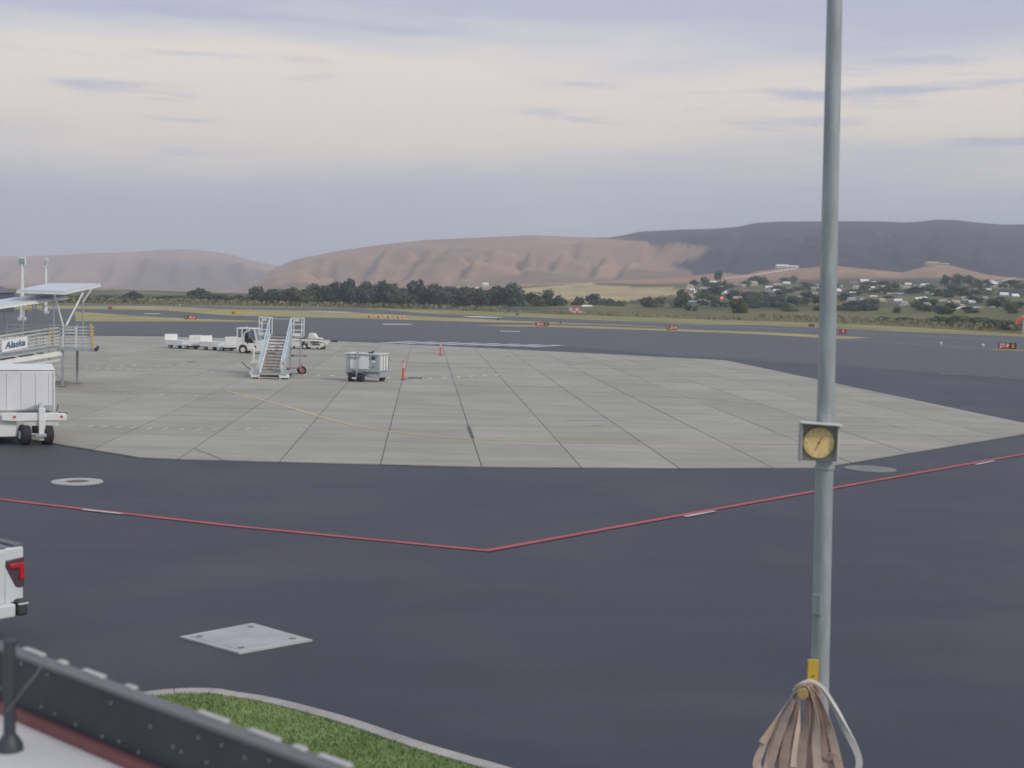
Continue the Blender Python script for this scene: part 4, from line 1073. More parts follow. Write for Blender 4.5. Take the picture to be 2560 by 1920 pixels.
for x, y in ((-.13, .0), (.56, .05), (-.9, 2.6), (.3, 2.6)):
    w = MB().tube((-.15, 0, 0), (.15, 0, 0), .33, 22).build('wheel', RUBBER, t, bevel=.05)
    MB().tube((-.165, 0, 0), (-.135, 0, 0), .14, 14).build('rim', OFFW, w)
    w.location = (x, y, .33); w.rotation_euler = (0, 0, R(14) if y < 1 else 0)
MB().tube((-.1, 0, .33), (.5, 0.02, .33), .05, 8).build('axle', STEEL, t); MB().box((.36, -.2, .32), (.36, .2, .12)).build('hitch', STEEL, t, bevel=.02)
c = at(116, 940); t = thing('orange_bucket', 'orange bucket on the ground showing just above the white trailer roof', 'bucket', c); t.scale = (1.15, 1.15, 1.3)
MB().lathe([(.11, 0), (.145, .27), (.15, .28), (.13, .28), (.1, .03)], 16).build('pail', ORANGE, t)
MB().path([(-.14, 0, .26), (-.1, 0, .34), (0, 0, .38), (.1, 0, .34), (.14, 0, .26)], .008, 6).build('handle', DARK, t)

# ================================================================== GROUND SUPPORT EQUIPMENT
def wheel_part(parent, x, y, r, w, rim=OFFW, axis='y'):
    if axis == 'y':
        a, b_ = (x, y - w / 2, r), (x, y + w / 2, r); c1_, c2_ = (x, y - w / 2 - .01, r), (x, y + w / 2 + .01, r)
    else:
        a, b_ = (x - w / 2, y, r), (x + w / 2, y, r); c1_, c2_ = (x - w / 2 - .01, y, r), (x + w / 2 + .01, y, r)
    wh = MB().tube(a, b_, r, 22).build('wheel', RUBBER, parent, bevel=r * .1)
    MB().tube(c1_, c2_, r * .55, 16).build('rim', rim, wh)
    return wh
# --- baggage carts -------------------------------------------------
CW = mat('cart_white', (.76, .77, .74), .5, .08, 1.5)
CR = mat('cart_ribbed', (.70, .71, .70), .5, .05, 1.5)
def cart_thing(label, u, v, rz):
    c = at(u, v); t = thing('baggage_cart', label, 'baggage cart', c, rz, 'white baggage carts')
    L, W = 2.75, 1.5                                  # local x = length, y = width
    MB().box((0, 0, .40), (L, W, .12)).build('bed', CW, t)
    MB().box((-.35, -W / 2 - .015, .55), (L - .75, .03, .42)).build('side_board', CW, t, bevel=.01)
    MB().box((-.35, W / 2 + .015, .55), (L - .75, .03, .42)).build('side_board', CW, t, bevel=.01)
    for sx in (-1, 1):
        MB().box((sx * (L / 2 + .02), 0, .86), (.05, W, .72)).build('end_panel', CW, t, bevel=.02)
        for k in range(3):
            MB().box((sx * (L / 2 + .05), 0, .68 + .2 * k), (.03, W * .86, .05)).build('rib', CR, t)
        for sy in (-1, 1):
            wheel_part(t, sx * L * .33, sy * W * .36, .20, .14, GREYP)
    MB().box((L / 2 - .25, 0, .26), (.6, W * .7, .16)).build('turntable', DARK, t)
    MB().bar((L / 2 - .2, 0, .28), (L / 2 + .85, 0, .30), .09, .07).build('tow_tongue', DARK, t)
    return t
cart_thing('white open baggage cart at the far end of the train', 458, 872.5, R(-30))
cart_thing('white open baggage cart hitched right behind the tow tractor', 546, 877, R(-30))
# --- tow tractor ---------------------------------------------------
c = at(632, 884.5)
t = thing('tow_tractor', 'white cabbed tow tractor standing behind the boarding stairs', 'tow tractor', c, R(-4))
TWH = mat('tractor_white', (.76, .76, .73), .4, .05, 2)
L0 = -1.15
W = 1.45
body = [(-1.15, .40), (-1.12, .32), (-.98, .32), (-.95, .55), (-.84, .70), (-.62, .76), (-.40, .70), (-.30, .55), (-.27, .28), (1.1, .28), (1.1, .5), (1.25, .62), (1.5, .62), (1.7, .5), (1.72, .30), (1.95, .30), (1.95, .95), (1.85, 1.05), (.42, 1.08), (.40, .80), (-.38, .80), (-.40, .92), (-1.15, .92)]
def concave(b_, poly, y0, y1):
    n = len(poly); i = len(b_.v)
    b_.v += [Vector((x, y0, z)) for x, z in poly] + [Vector((x, y1, z)) for x, z in poly]
    for a, d_, e in tessellate_polygon([[Vector((x, z, 0)) for x, z in poly]]):
        b_.f.append((i + a, i + d_, i + e)); b_.f.append((i + n + e, i + n + d_, i + n + a))
    for k in range(n):
        b_.f.append((i + (k + 1) % n, i + k, i + n + k, i + n + (k + 1) % n))
    return b_
concave(MB(), body, -W / 2, W / 2).build('body', TWH, t, bevel=.02)
for s_ in (-1, 1):
    y = s_ * (W / 2 - .03)
    MB().bar((-1.10, y, .9), (-1.06, y, 2.0), .09, .09, (0, 1, 0)).build('cab_pillar', TWH, t)
    MB().bar((-.72, y, .85), (-.70, y, 2.0), .10, .07, (0, 1, 0)).build('cab_pillar', TWH, t)
    MB().bar((.50, y, 1.02), (.28, y, 2.0), .09, .09, (0, 1, 0)).build('cab_pillar', TWH, t)
    MB().box((-.90, y, 1.10), (.36, .05, .42)).build('side_panel', TWH, t)
    MB().box((-.90, y, 1.62), (.30, .03, .62)).build('side_window', GLASS, t)
    d_ = MB().box((.10, s_ * (W / 2 + .012), .62), (.62, .03, .52)).build('step_panel', TWH, t, bevel=.02)
    # rounded door frame
    MB().path([(-.56, y * 1.02, .82), (-.58, y * 1.02, 1.35), (-.50, y * 1.02, 1.68), (-.30, y * 1.02, 1.86), (-.05, y * 1.02, 1.90)], .05, 8).build('door_frame', TWH, t)
MB().box((-.40, 0, 2.03), (1.62, W + .06, .10)).build('cab_roof', TWH, t, bevel=.04)
MB().face((.52, -W / 2 + .08, 1.10), (.52, W / 2 - .08, 1.10), (.30, W / 2 - .08, 1.96), (.30, -W / 2 + .08, 1.96)).build('windshield', GLASS, t)
for s_ in (-1, 1):
    MB().face((.02, s_ * W * .485, 1.12), (.47, s_ * W * .485, 1.12), (.27, s_ * W * .485, 1.94), (-.05, s_ * W * .485, 1.94)).build('quarter_window', GLASS, t)
MB().box((-.35, .1, 1.0), (.5, .9, .5)).build('seat', DARK, t, bevel=.05); MB().box((-.55, .1, 1.4), (.12, .8, .5)).build('seat_back', DARK, t, bevel=.05)
MB().lathe([(.15, 0), (.16, .02), (.12, .03)], 14, (.12, -.1, 1.3)).build('steering_wheel', DARK, t)
MB().lathe([(.05, 0), (.05, .07), (.02, .09)], 10, (-.5, 0, 2.08)).build('beacon', OFFW, t)
for x in (-.62, 1.40):
    for s_ in (-1, 1):
        wheel_part(t, x, s_ * (W / 2 - .12), .34, .24, OFFW)
MB().box((-1.25, 0, .42), (.2, .3, .12)).build('tow_hook', DARK, t); MB().box((1.98, 0, .5), (.08, W * .96, .28)).build('bumper', DARK, t, bevel=.02)
for s_ in (-1, 1):
    MB().box((1.97, s_ * .5, .82), (.05, .18, .14)).build('headlight', OFFW, t)
MB().box((.38, -W / 2 - .03, .58), (.14, .02, .26)).build('vent_grille', DARK, t)
# --- belt loader ---------------------------------------------------
c = at(775, 873.5)
t = thing('belt_loader', 'low white belt loader parked right behind the boarding stairs', 'belt loader', c, R(-5))
concave(MB(), [(-1.8, .28), (-.65, .28), (-.62, .60), (-.45, .72), (-.25, .72), (-.05, .60), (-.02, .25), (1.25, .25), (1.42, .42), (1.42, .62), (-.05, .80), (-1.8, .72)], -.75, .75).build('chassis', TWH, t, bevel=.02)
concave(MB(), [(-.15, .86), (.05, .80), (1.15, .80), (1.0, 1.02), (.62, 1.06), (.40, 1.42), (-.02, 1.44), (-.10, 1.15)], -.30, .55).build('engine_cover', TWH, t, bevel=.03)
MB().box((-.2, -.62, .84), (4.3, .46, .15), ry=R(1.5)).build('conveyor_frame', WHITE, t, bevel=.02)
MB().box((-.2, -.62, .925), (4.2, .38, .03), ry=R(1.5)).build('belt', RUBBER, t)
MB().box((-.2, -.36, .95), (4.3, .04, .06), ry=R(1.5)).build('guard_rail', YELLOW, t)
MB().box((2.25, -.62, .80), (.7, .16, .13)).build('nose_bumper', RUBBER, t, bevel=.03)
MB().box((.70, -.765, .46), (.70, .03, .10)).build('grille', DARK, t); MB().box((.62, -.87, .66), (.75, .02, .16)).build('cab_opening', DARK, t)
MB().box((-.6, -.4, 1.0), (.4, .45, .25)).build('seat', DARK, t, bevel=.04)
for x in (-.33, -1.45, 1.0):
    for s_ in (-1, 1):
        if x == -1.45 and s_ > 0:
            continue
        wheel_part(t, x, s_ * .62, .27, .2, OFFW)
# --- boarding stairs -----------------------------------------------
c = at(673.5, 950)
t = thing('boarding_stairs', 'towable passenger boarding stairs with pale blue handrails and top cages', 'boarding stairs', c, R(1.5))
N, RUN, RISE = 14, .285, .172
hw = .60
for k in range(N):
    s_ = MB().box((0, .15 + k * RUN, (k + 1) * RISE - .03), (2 * hw - .08, .27, .05)).build('step', TREAD, t)
    MB().box((0, .275 + k * RUN, (k + 1) * RISE - .0), (2 * hw - .09, .015, RISE - .06)).build('riser', mat('riser_brown', (.20, .18, .165), .8, .15, 5), s_)
    MB().box((0, .02 + k * RUN, (k + 1) * RISE - .05), (2 * hw - .10, .02, .06)).build('nosing', WHITE if 9 <= k <= 12 else mat('nosing_tan', (.46, .42, .37), .7, .1, 4), s_)
zt = N * RISE; yt = N * RUN + .1
for s_ in (-1, 1):
    MB().bar((s_ * hw, -.05, .12), (s_ * hw, yt, zt), .07, .24).build('stringer', WHITE, t)
    # handrail: two sloping tubes, posts, loop at the foot
    MB().path([(s_ * (hw + .03), .25, .42), (s_ * (hw + .03), .05, .62), (s_ * (hw + .03), .10, 1.0), (s_ * (hw + .03), .45, 1.26), (s_ * (hw + .03), yt - .1, zt + 1.05), (s_ * (hw + .03), yt + .4, zt + 1.08)], .045, 8).build('handrail', BLUEP, t)
    MB().tube((s_ * (hw + .03), .25, .72), (s_ * (hw + .03), yt, zt + .55), .035, 8).build('mid_rail', BLUEP, t)
    MB().bar((s_ * (hw + .08), .2, .30), (s_ * (hw + .08), yt, zt + .18), .02, .12).build('side_skirt', BLUEP, t)
    for k in range(5):
        f_ = .1 + k * .21; y = f_ * yt; z = f_ * zt; MB().tube((s_ * (hw + .03), y, z), (s_ * (hw + .03), y, z + 1.02), .03, 8).build('rail_post', BLUEP, t)
    # diagonal underframe
    MB().bar((s_ * (hw + .08), yt - .2, zt - .1), (s_ * (hw + .12), .9, .30), .08, .08).build('underframe', GREYP, t)
    MB().bar((s_ * (hw + .08), yt - .4, zt - .2), (s_ * (hw + .08), yt - .4, .3), .08, .08).build('support_leg', STEEL, t)
    MB().box((s_ * (hw + .25), .28, .22), (.45, .5, .18)).build('base_box', WHITE, t, bevel=.02)
    wheel_part(t, s_ * (hw + .28), .30, .16, .12, GREYP); wheel_part(t, s_ * (hw - .05), yt - .3, .22, .16, GREYP)
MB().box((0, yt / 2, .34), (1.9, yt, .10)).build('chassis', GREYP, t)
MB().box((0, yt + .55, zt - .04), (2.62, 1.15, .10)).build('platform', STEEL, t)
MB().box((0, yt + 1.16, zt - .04), (2.62, .10, .14)).build('platform_bumper', RUBBER, t)
for s_ in (-1, 1):
    for x in (.66, 1.28):
        MB().tube((s_ * x, yt, zt), (s_ * x, yt, zt + 1.12), .03, 8).build('cage_post', WHITE, t)
        MB().tube((s_ * x, yt + 1.05, zt), (s_ * x, yt + 1.05, zt + 1.1), .03, 8).build('cage_post', WHITE, t)
    for z in (.36, .72, 1.1):
        MB().tube((s_ * .66, yt, zt + z), (s_ * 1.28, yt, zt + z), .028, 8).build('cage_rail', WHITE, t)
        MB().tube((s_ * 1.28, yt, zt + z), (s_ * 1.28, yt + 1.05, zt + z), .028, 8).build('cage_rail', WHITE, t)
    MB().box((s_ * .97, yt + .02, zt + .98), (.34, .02, .16)).build('notice_plate', OFFW, t)
    MB().box((s_ * 1.0, yt + .05, zt + .10), (.56, .04, .16)).build('toe_board', WHITE, t)
MB().tube((-.66, yt + 1.05, zt + 1.0), (.66, yt + 1.05, zt + 1.0), .018, 6).build('safety_chain', OFFW, t)
MB().tube((1.22, yt + .1, .35), (1.22, yt + .1, zt), .05, 8).build('support_leg', STEEL, t)
# hydraulic jack stand at the left foot
MB().bar((-1.05, .35, .25), (-1.0, .35, 1.0), .34, .12).build('jack_fairing', OFFW, t, bevel=.02)
MB().tube((-1.0, .35, .95), (-.96, .35, 1.75), .05, 8).build('jack_post', WHITE, t)
MB().lathe([(.05, 0), (.09, .05), (.05, .12)], 10, (-.96, .35, 1.72)).build('jack_cap', WHITE, t)
MB().path([(-1.1, .3, .55), (-1.4, .25, .75), (-1.6, .2, 1.0)], .03, 6).build('pump_handle', DARK, t)
MB().box((-.76, .1, 1.05), (.26, .06, .16)).build('instruction_plate', OFFW, t); MB().box((.72, .1, .95), (.2, .03, .22)).build('warning_plate', mat('warning_pink', (.62, .30, .30), .5), t)
# --- red hand truck beside the stairs -------------------------------
c = at(741, 936)
t = thing('red_hand_cart', 'red two-wheeled hand cart right of the boarding stairs foot', 'hand cart', c, R(15))
RP = mat('cart_red', (.36, .13, .13), .6, .1, 4)
for y in (-.3, .3):
    wheel_part(t, .32, y, .26, .08, RP)
MB().box((-.15, 0, .40), (.9, .5, .06)).build('deck', RP, t); MB().bar((-.55, 0, .40), (-.58, 0, .05), .06, .06).build('prop_leg', RP, t)
for y in (-.2, .2):
    MB().tube((.3, y, .42), (.22, y, .85), .03, 8).build('upright', RP, t)
MB().tube((.22, -.22, .85), (.22, .22, .85), .03, 8).build('crossbar', RP, t); MB().path([(-.6, 0, .42), (-.9, 0, .55), (-1.2, 0, .85)], .028, 8).build('handle', OFFW, t)
MB().tube((.32, -.3, .26), (.32, .3, .26), .025, 8).build('axle', DARK, t)
# small red tow bar behind
c = at(745, 893)
t = thing('tow_bar', 'red tow bar lying on the concrete behind the boarding stairs', 'tow bar', c, R(-3))
MB().bar((-.6, 0, .10), (.55, 0, .12), .08, .08).build('shaft', RP, t); MB().box((.6, 0, .12), (.16, .3, .14)).build('eye_plate', RP, t, bevel=.02); MB().tube((-.45, -.2, .09), (-.45, .2, .09), .09, 10).build('roller', RUBBER, t)
# --- ground power unit ---------------------------------------------
c = at(908, 956)
t = thing('ground_power_unit', 'grey and white ground power unit on wheels beside the orange post', 'power unit', c, R(-15))
bw, bd_, b0, b1 = 2.05, 1.45, .62, 1.62
MB().box((0, .55, (b0 + b1) / 2), (bw, bd_, b1 - b0)).build('cabinet', GREYP, t, bevel=.03)
fy = .55 - bd_ / 2
for (x0, x1) in ((-.75, -.36), (-.26, .40)):
    d_ = MB().box(((x0 + x1) / 2, fy - .012, 1.14), (x1 - x0, .03, .74)).build('door', WHITE, t, bevel=.01)
    for z in (.88, 1.38):
        MB().box((x0 - .02 if x0 < -.5 else x1 + .02, fy - .03, z), (.04, .03, .05)).build('latch', DARK, d_)
for x in (-.21, -.14, .26):
    MB().box((x, fy - .032, 1.44), (.02, .012, .07)).build('hinge', DARK, t)
lettering('TLD', .19, mat('lettering_black', (.06, .07, .08), .5), t, (-.55, fy - .03, 1.38), bold=.008, sx=1.1)
MB().box((.66, fy - .01, 1.42), (.22, .03, .18)).build('control_panel', DARK, t); MB().box((.66, fy - .012, 1.22), (.18, .03, .13)).build('display', mat('display_white', (.75, .76, .75), .4), t)
MB().tube((.66, fy, .92), (.66, fy - .04, .92), .04, 10).build('socket', DARK, t)
for k in range(3):
    y = .05 + k * .44; MB().box((bw / 2 + .012, y + .12, 1.12), (.03, .30, .84)).build('side_louvre', WHITE, t); MB().box((bw / 2 + .01, y + .32, 1.12), (.03, .10, .86)).build('side_slot', DARK, t)
for y in (.55 - bd_ / 2, .55 + bd_ / 2):
    MB().box((0, y, b1 + .03), (bw + .1, .08, .06)).build('roof_lip', WHITE, t)
for x in (-bw / 2, bw / 2):
    MB().box((x, .55, b1 + .03), (.08, bd_ - .08, .06)).build('roof_lip', WHITE, t)
MB().tube((.33, .6, b1), (.33, .6, b1 + .20), .05, 10).build('exhaust', DARK, t); MB().box((.1, .9, b1 + .06), (.25, .2, .08)).build('filler_cap', DARK, t)
concave(MB(), [(-1.05, .62), (-1.05, .40), (-.95, .36), (-.55, .36), (.10, .36), (.28, .30), (1.0, .30), (1.05, .62)], .0, 1.15).build('chassis', GREYP, t)
MB().box((.55, -.02, .42), (.5, .03, .14)).build('tool_box', OFFW, t)
for x in (-.62, -.02):
    w = wheel_part(t, x, -.25, .30, .24, DARK, 'x')
    MB().box((x, -.42, .56), (.34, .36, .03), rx=R(-20)).build('mudguard', GREYP, t)
for x in (-.7, .78):
    wheel_part(t, x, 1.0, .28, .2, DARK, 'x')
MB().bar((-.28, -.36, .30), (-.25, -.26, 1.76), .085, .06).build('tow_bar', GREYP, t); MB().box((-.34, -.52, .26), (.24, .16, .10)).build('tow_eye', OFFW, t); MB().tube((-.7, -.25, .30), (.1, -.25, .30), .05, 8).build('axle', DARK, t)
# --- delineator posts ----------------------------------------------
def delineator(label, u, v):
    c = at(u, v); t = thing('delineator_post', label, 'traffic post', c, 0, 'orange delineator posts')
    MB().lathe([(.25, 0), (.25, .05), (.10, .10)], 8).build('base', mat('dark_base', (.10, .07, .07), .8), t)
    MB().lathe([(.10, .08), (.075, .30), (.06, .80), (.05, 1.1), (.028, 1.14), (.02, 1.18)], 14).build('post', ORANGE, t)
    for z in (.78, .92):
        MB().lathe([(.066, 0), (.064, .075)], 14, (0, 0, z)).build('reflective_band', mat('band_white', (.80, .78, .72), .4), t)
    MB().path([(-.05, 0, 1.13), (-.04, 0, 1.21), (.04, 0, 1.21), (.05, 0, 1.13)], .014, 6).build('top_loop', ORANGE, t)
delineator('orange delineator post right beside the ground power unit', 1008, 951)
delineator('orange delineator post farther off by the white hatching', 1101, 890)
# hose beside the post
c = at(1028, 948)
pts = [(c.x + dx, c.y + dy, .07) for dx, dy in ((-.2, .1), (-.1, -.2), (.02, .25), (.14, -.15), (.26, .25), (.38, -.1), (.5, .2), (.62, -.05))]
o = MB().path(pts, .035, 6).build('rubber_hose', RUBBER); tag(o, 'short black hose lying crumpled right of the near orange post', 'hose')

# ================================================================== PICKUP
cw = at(58, 1364, 1.40)
ang = math.atan2(.64, -.77)
Rz = Matrix.Rotation(ang, 3, 'Z')
off = Rz @ Vector((0, -.98, 0))
t = thing('pickup_truck', 'white pickup truck, only its right rear corner in the frame', 'pickup truck', (cw.x - off.x, cw.y - off.y, 0), ang)
PW = mat('pickup_white', (.66, .70, .70), .25, .02, 2, spec=.5)
HWD = .98
for s_ in (-1, 1):                                    # bed sides, wheel cut-outs, cab, hood; x forward from the tailgate
    poly = [(0.05, .56), (.72, .56), (.80, .85), (1.02, 1.0), (1.30, 1.0), (1.52, .85), (1.60, .50), (1.75, .46), (1.75, 1.38), (.05, 1.40)]
    concave(MB(), poly, s_ * HWD, s_ * (HWD - .09)).build('bed_side', PW, t, bevel=.02)
    MB().box((.90, s_ * (HWD - .06), 1.405), (1.75, .14, .04)).build('bed_rail', mat('rail_cap', (.14, .15, .16), .6), t)
concave(MB(), [(-.02, .60), (.06, .60), (.06, 1.40), (.02, 1.41), (-.05, 1.37), (-.04, 1.05)], -HWD + .30, HWD - .30).build('tailgate', PW, t, bevel=.015)
MB().box((.03, 0, 1.415), (.12, 1.38, .03)).build('tailgate_cap', mat('cap_grey', (.20, .22, .23), .5), t)
MB().box((.9, 0, .74), (1.7, 1.78, .05)).build('bed_floor', DARK, t)
MB().box((-.062, .0, 1.12), (.02, .34, .10)).build('tailgate_handle', DARK, t)
concave(MB(), [(1.75, .42), (3.9, .42), (3.95, .85), (4.15, 1.0), (4.45, 1.0), (4.65, .85), (4.72, .48), (5.1, .48), (5.18, .80), (5.10, 1.10), (3.75, 1.22), (1.75, 1.32)], -HWD, HWD).build('cab_body', PW, t, bevel=.03)
concave(MB(), [(1.80, 1.30), (3.80, 1.22), (3.15, 1.88), (2.0, 1.92)], -.80, .80).build('cab_roof', PW, t, bevel=.05)
for s_ in (-1, 1):
    concave(MB(), [(1.95, 1.36), (3.55, 1.30), (3.05, 1.80), (2.08, 1.84)], s_ * .80, s_ * .815).build('side_window', GLASS, t)
    h_ = MB().box((2.3, s_ * (HWD + .01), 1.12), (.2, .03, .04)).build('door_handle', PW, t)
MB().face((1.86, -.68, 1.40), (1.86, .68, 1.40), (1.98, .66, 1.84), (1.98, -.66, 1.84)).build('rear_window', GLASS, t)
MB().face((3.78, -.72, 1.26), (3.78, .72, 1.26), (3.2, .68, 1.86), (3.2, -.68, 1.86)).build('windshield', GLASS, t)
# tail lamps: dark housing with a red hook-shaped light
LR = mat('tail_red', (.50, .02, .035), .25); LH = mat('lamp_housing', (.10, .055, .07), .25)
for s_ in (-1, 1):
    y0 = s_ * (HWD + .004); y1 = s_ * (HWD - .285)
    b = MB(); P = [(y0, 1.24), (y1, 1.22), (y1, 1.12), (s_ * (HWD - .13), .82), (s_ * (HWD - .07), .80), (y0, .80)]
    b.v = [Vector((-.035, a_, z)) for a_, z in P] + [Vector((.12, a_, z)) for a_, z in P]; n = len(P)
    b.f = [tuple(range(n)), tuple(range(2 * n - 1, n - 1, -1))] + [(k, (k + 1) % n, n + (k + 1) % n, n + k) for k in range(n)]
    lh = b.build('tail_lamp', LH, t, bevel=.015)
    MB().box((-.045, s_ * (HWD - .125), 1.13), (.03, .22, .075)).build('red_light', LR, lh, bevel=.012); MB().box((-.045, s_ * (HWD - .045), 1.02), (.03, .075, .20)).build('red_light', LR, lh, bevel=.012)
    MB().box((.03, s_ * (HWD - .15), .99), (.09, .296, .80)).build('corner_panel', PW, t, bevel=.02)
MB().box((-.03, .02, .50), (.22, 1.62, .20)).build('rear_bumper', PW, t, bevel=.03)
for s_ in (-1, 1):
    e_ = MB().box((-.01, s_ * .90, .52), (.26, .16, .24)).build('bumper_end', DARK, t, bevel=.04); MB().box((-.145, s_ * .90, .585), (.02, .15, .018)).build('reflector_strip', WT, e_)
    for x in (1.16, 4.3):
        wheel_part(t, x, s_ * .82, .40, .27, STEEL)
    MB().box((5.16, s_ * .75, .92), (.08, .34, .2)).build('headlight', OFFW, t)
MB().box((5.2, 0, .85), (.06, 1.1, .3)).build('grille', DARK, t); MB().box((5.16, 0, .5), (.2, 1.9, .22)).build('front_bumper', STEEL, t, bevel=.03)

# ================================================================== LAWN AND KERB
kerb_px = [(60, 1790), (200, 1758), (333, 1731), (434, 1719), (535, 1718), (600, 1727.6), (679, 1740), (799, 1769), (916, 1803), (1075, 1857), (1264, 1911), (1420, 1960), (1600, 2020)]
KP = [at(u, v, .14) for u, v in kerb_px]
fine = []
for i in range(len(KP) - 1):
    a_, b_, c_, d_ = KP[max(i - 1, 0)], KP[i], KP[i + 1], KP[min(i + 2, len(KP) - 1)]
    for k in range(5):
        q = k / 5; fine.append(.5 * ((2 * b_) + (c_ - a_) * q + (2 * a_ - 5 * b_ + 4 * c_ - d_) * q * q + (3 * b_ - a_ - 3 * c_ + d_) * q ** 3))
fine.append(KP[-1])
nrmK = []
for i, p in enumerate(fine):
    d_ = fine[min(i + 1, len(fine) - 1)] - fine[max(i - 1, 0)]; d_.z = 0; d_.normalize(); nrmK.append(Vector((d_.y, -d_.x, 0)))
kw = .23
def kerb_run(idx, dz=0.0, trim=0.0):
    b = MB(); prof = [(0, -.14), (.02, -.01), (.04, 0), (kw, 0), (kw, -.14)]; m_ = len(prof)
    for j_, q_ in enumerate(idx):
        p = fine[q_].copy(); n_ = nrmK[q_]
        if trim and j_ in (0, len(idx) - 1):
            o2 = fine[idx[1]] if j_ == 0 else fine[idx[-2]]; p += (o2 - p).normalized() * trim
        for o_, z_ in prof:
            b.v.append(Vector((p.x, p.y, .14 + dz)) + n_ * (o_ + (.004 if dz and o_ < .1 else -.004 if dz else 0)) + Vector((0, 0, z_)))
    for i_ in range(len(idx) - 1):
        for k in range(m_ - 1):
            b.f.append((i_ * m_ + k, (i_ + 1) * m_ + k, (i_ + 1) * m_ + k + 1, i_ * m_ + k + 1))
    b.f.append(tuple(range(m_))); e_ = (len(idx) - 1) * m_; b.f.append(tuple(e_ + k for k in reversed(range(m_))))
    return b
kerb = tag(kerb_run(list(range(len(fine))), -.006).build('kerb', mat('kerb_mortar', (.16, .155, .14), .9, .2, 3)), kind='structure')
for k in range(0, len(fine) - 1, 5):
    kerb_run(list(range(k, min(k + 6, len(fine)))), 0, .006).build('kerb_stone', mat('kerb_concrete', (.40, .385, .345), .85, .18, 2.5, bump=.2, rnd=.08), kerb)
inner = [p + n_ * (kw - .01) for p, n_ in zip(fine, nrmK)]
lawn = MB().sheet([Vector((p.x, p.y, .115)) for p in inner] + [Vector((inner[-1].x - 1, 5, .115)), Vector((-14, 5, .115)), Vector((-14, inner[0].y, .115))])
tag(lawn.build('lawn_bed', mat('lawn_soil', (.20, .25, .11), .95, .3, 1.0, spec=.1), smooth=False, up=True), kind='structure')
rg = random.Random(5); b = MB(); ply = [(p.x, p.y) for p in inner] + [(inner[-1].x - 1, 9), (-8, 9), (-8, inner[0].y)]
cnt = 0
while cnt < 42000:
    x = rg.uniform(-6.5, 1.5); y = rg.uniform(11, 19)
    if not inside((x, y), ply):
        cnt += .05; continue
    cnt += 1; h = rg.uniform(.025, .06); a_ = rg.uniform(0, 6.28); w_ = .012; l_ = Vector((rg.uniform(-.03, .03), rg.uniform(-.03, .03), h)); e_ = Vector((math.cos(a_), math.sin(a_), 0)) * w_; p = Vector((x, y, .113))
    b.v += [p - e_, p + e_, p + l_]; i = len(b.v); b.f.append((i - 3, i - 2, i - 1))
me = b.mesh('lawn_grass', mat('lawn_blade', (.19, .30, .10), .9, .3, .5, col2=(.30, .40, .16), spec=.15), fix=False)
o = bpy.data.objects.new('lawn_grass', me); COL.objects.link(o); tag(o, 'short green lawn grass inside the curved kerb at the bottom', 'grass', kind='stuff')

# ================================================================== ROOF EDGE IN THE FOREGROUND
TOPZ, ROOFZ = 3.50, 3.20
a = at(-10, 1614, TOPZ); c = at(835, 1925, TOPZ)
pd = (c - a).normalized(); pn = Vector((-pd.y, pd.x, 0)).normalized()          # pn points outwards over the apron
if pn.y < 0:
    pn = -pn
def rf(s_, o_, z):
    p = a + pd * s_ + pn * o_; return Vector((p.x, p.y, z))
LNG = (c - a).length
S0, S1 = -3.0, LNG + 2.5
t = thing('roof_parapet', 'dark roof parapet with metal cap crossing the bottom left corner', 'parapet', rf(0, 0, ROOFZ))
def rbox(b, s0, s1, o0, o1, z0, z1):
    P = [rf(s0, o0, z0), rf(s1, o0, z0), rf(s1, o1, z0), rf(s0, o1, z0)]; i = len(b.v)
    b.v += P + [p + Vector((0, 0, z1 - z0)) for p in P]
    b.f += [tuple(i + k for k in q) for q in ((3, 2, 1, 0), (4, 5, 6, 7), (0, 1, 5, 4), (1, 2, 6, 5), (2, 3, 7, 6), (3, 0, 4, 7))]
    return b
MEMB = mat('dark_membrane', (.038, .043, .052), .6, .35, 2.2, bump=.2, bscale=8)
rbox(MB(), S0, S1, 0, .05, .0, TOPZ - .02).build('wall', MEMB, t, True)
rbox(MB(), S0, S1, -.012, .066, TOPZ - .019, TOPZ).build('cap_flashing', mat('cap_metal', (.14, .14, .145), .5, .15, 1.5), t, True, bevel=.004)
rbox(MB(), S0, S1, -.035, -.001, ROOFZ, ROOFZ + .05).build('base_flashing', mat('red_brown_strip', (.22, .085, .085), .7, .15, 3), t, True)
def s_at(u, v):
    p = at(u, v, TOPZ); return (p - a).dot(pd)
for (u, v, l_) in ((32, 1606, .06), (92, 1630, .17), (158, 1657, .06), (232, 1686, .16), (315, 1722, .07), (518, 1797, .19), (641, 1845, .18), (727, 1878, .07), (821, 1908, .17)):
    s_ = s_at(u, v); rbox(MB(), s_ - l_ / 2, s_ + l_ / 2, .046, .078, TOPZ - .03, TOPZ + .010).build('cap_clip', mat('clip_metal', (.46, .46, .44), .4, .1, 4), t, True, bevel=.006)
rsn = random.Random(4)
for u, v in ((42, 1643), (57, 1658), (122, 1686), (178, 1700), (3, 1720), (107, 1766), (141, 1783), (193, 1810), (281, 1756), (259, 1840), (301, 1852), (457, 1878), (500, 1843), (559, 1862), (615, 1893), (436, 1866), (380, 1815), (350, 1880), (520, 1905), (677, 1900)):
    r_ = ray(u, v); k = ((a - ORI).dot(pn)) / r_.dot(pn); p = ORI + r_ * k - pn * .004
    if ROOFZ + .05 < p.z < TOPZ - .03:
        MB().tube(p, p - pn * .006, .0045, 8).build('screw', mat('screw_metal', (.5, .5, .48), .35), t, True)
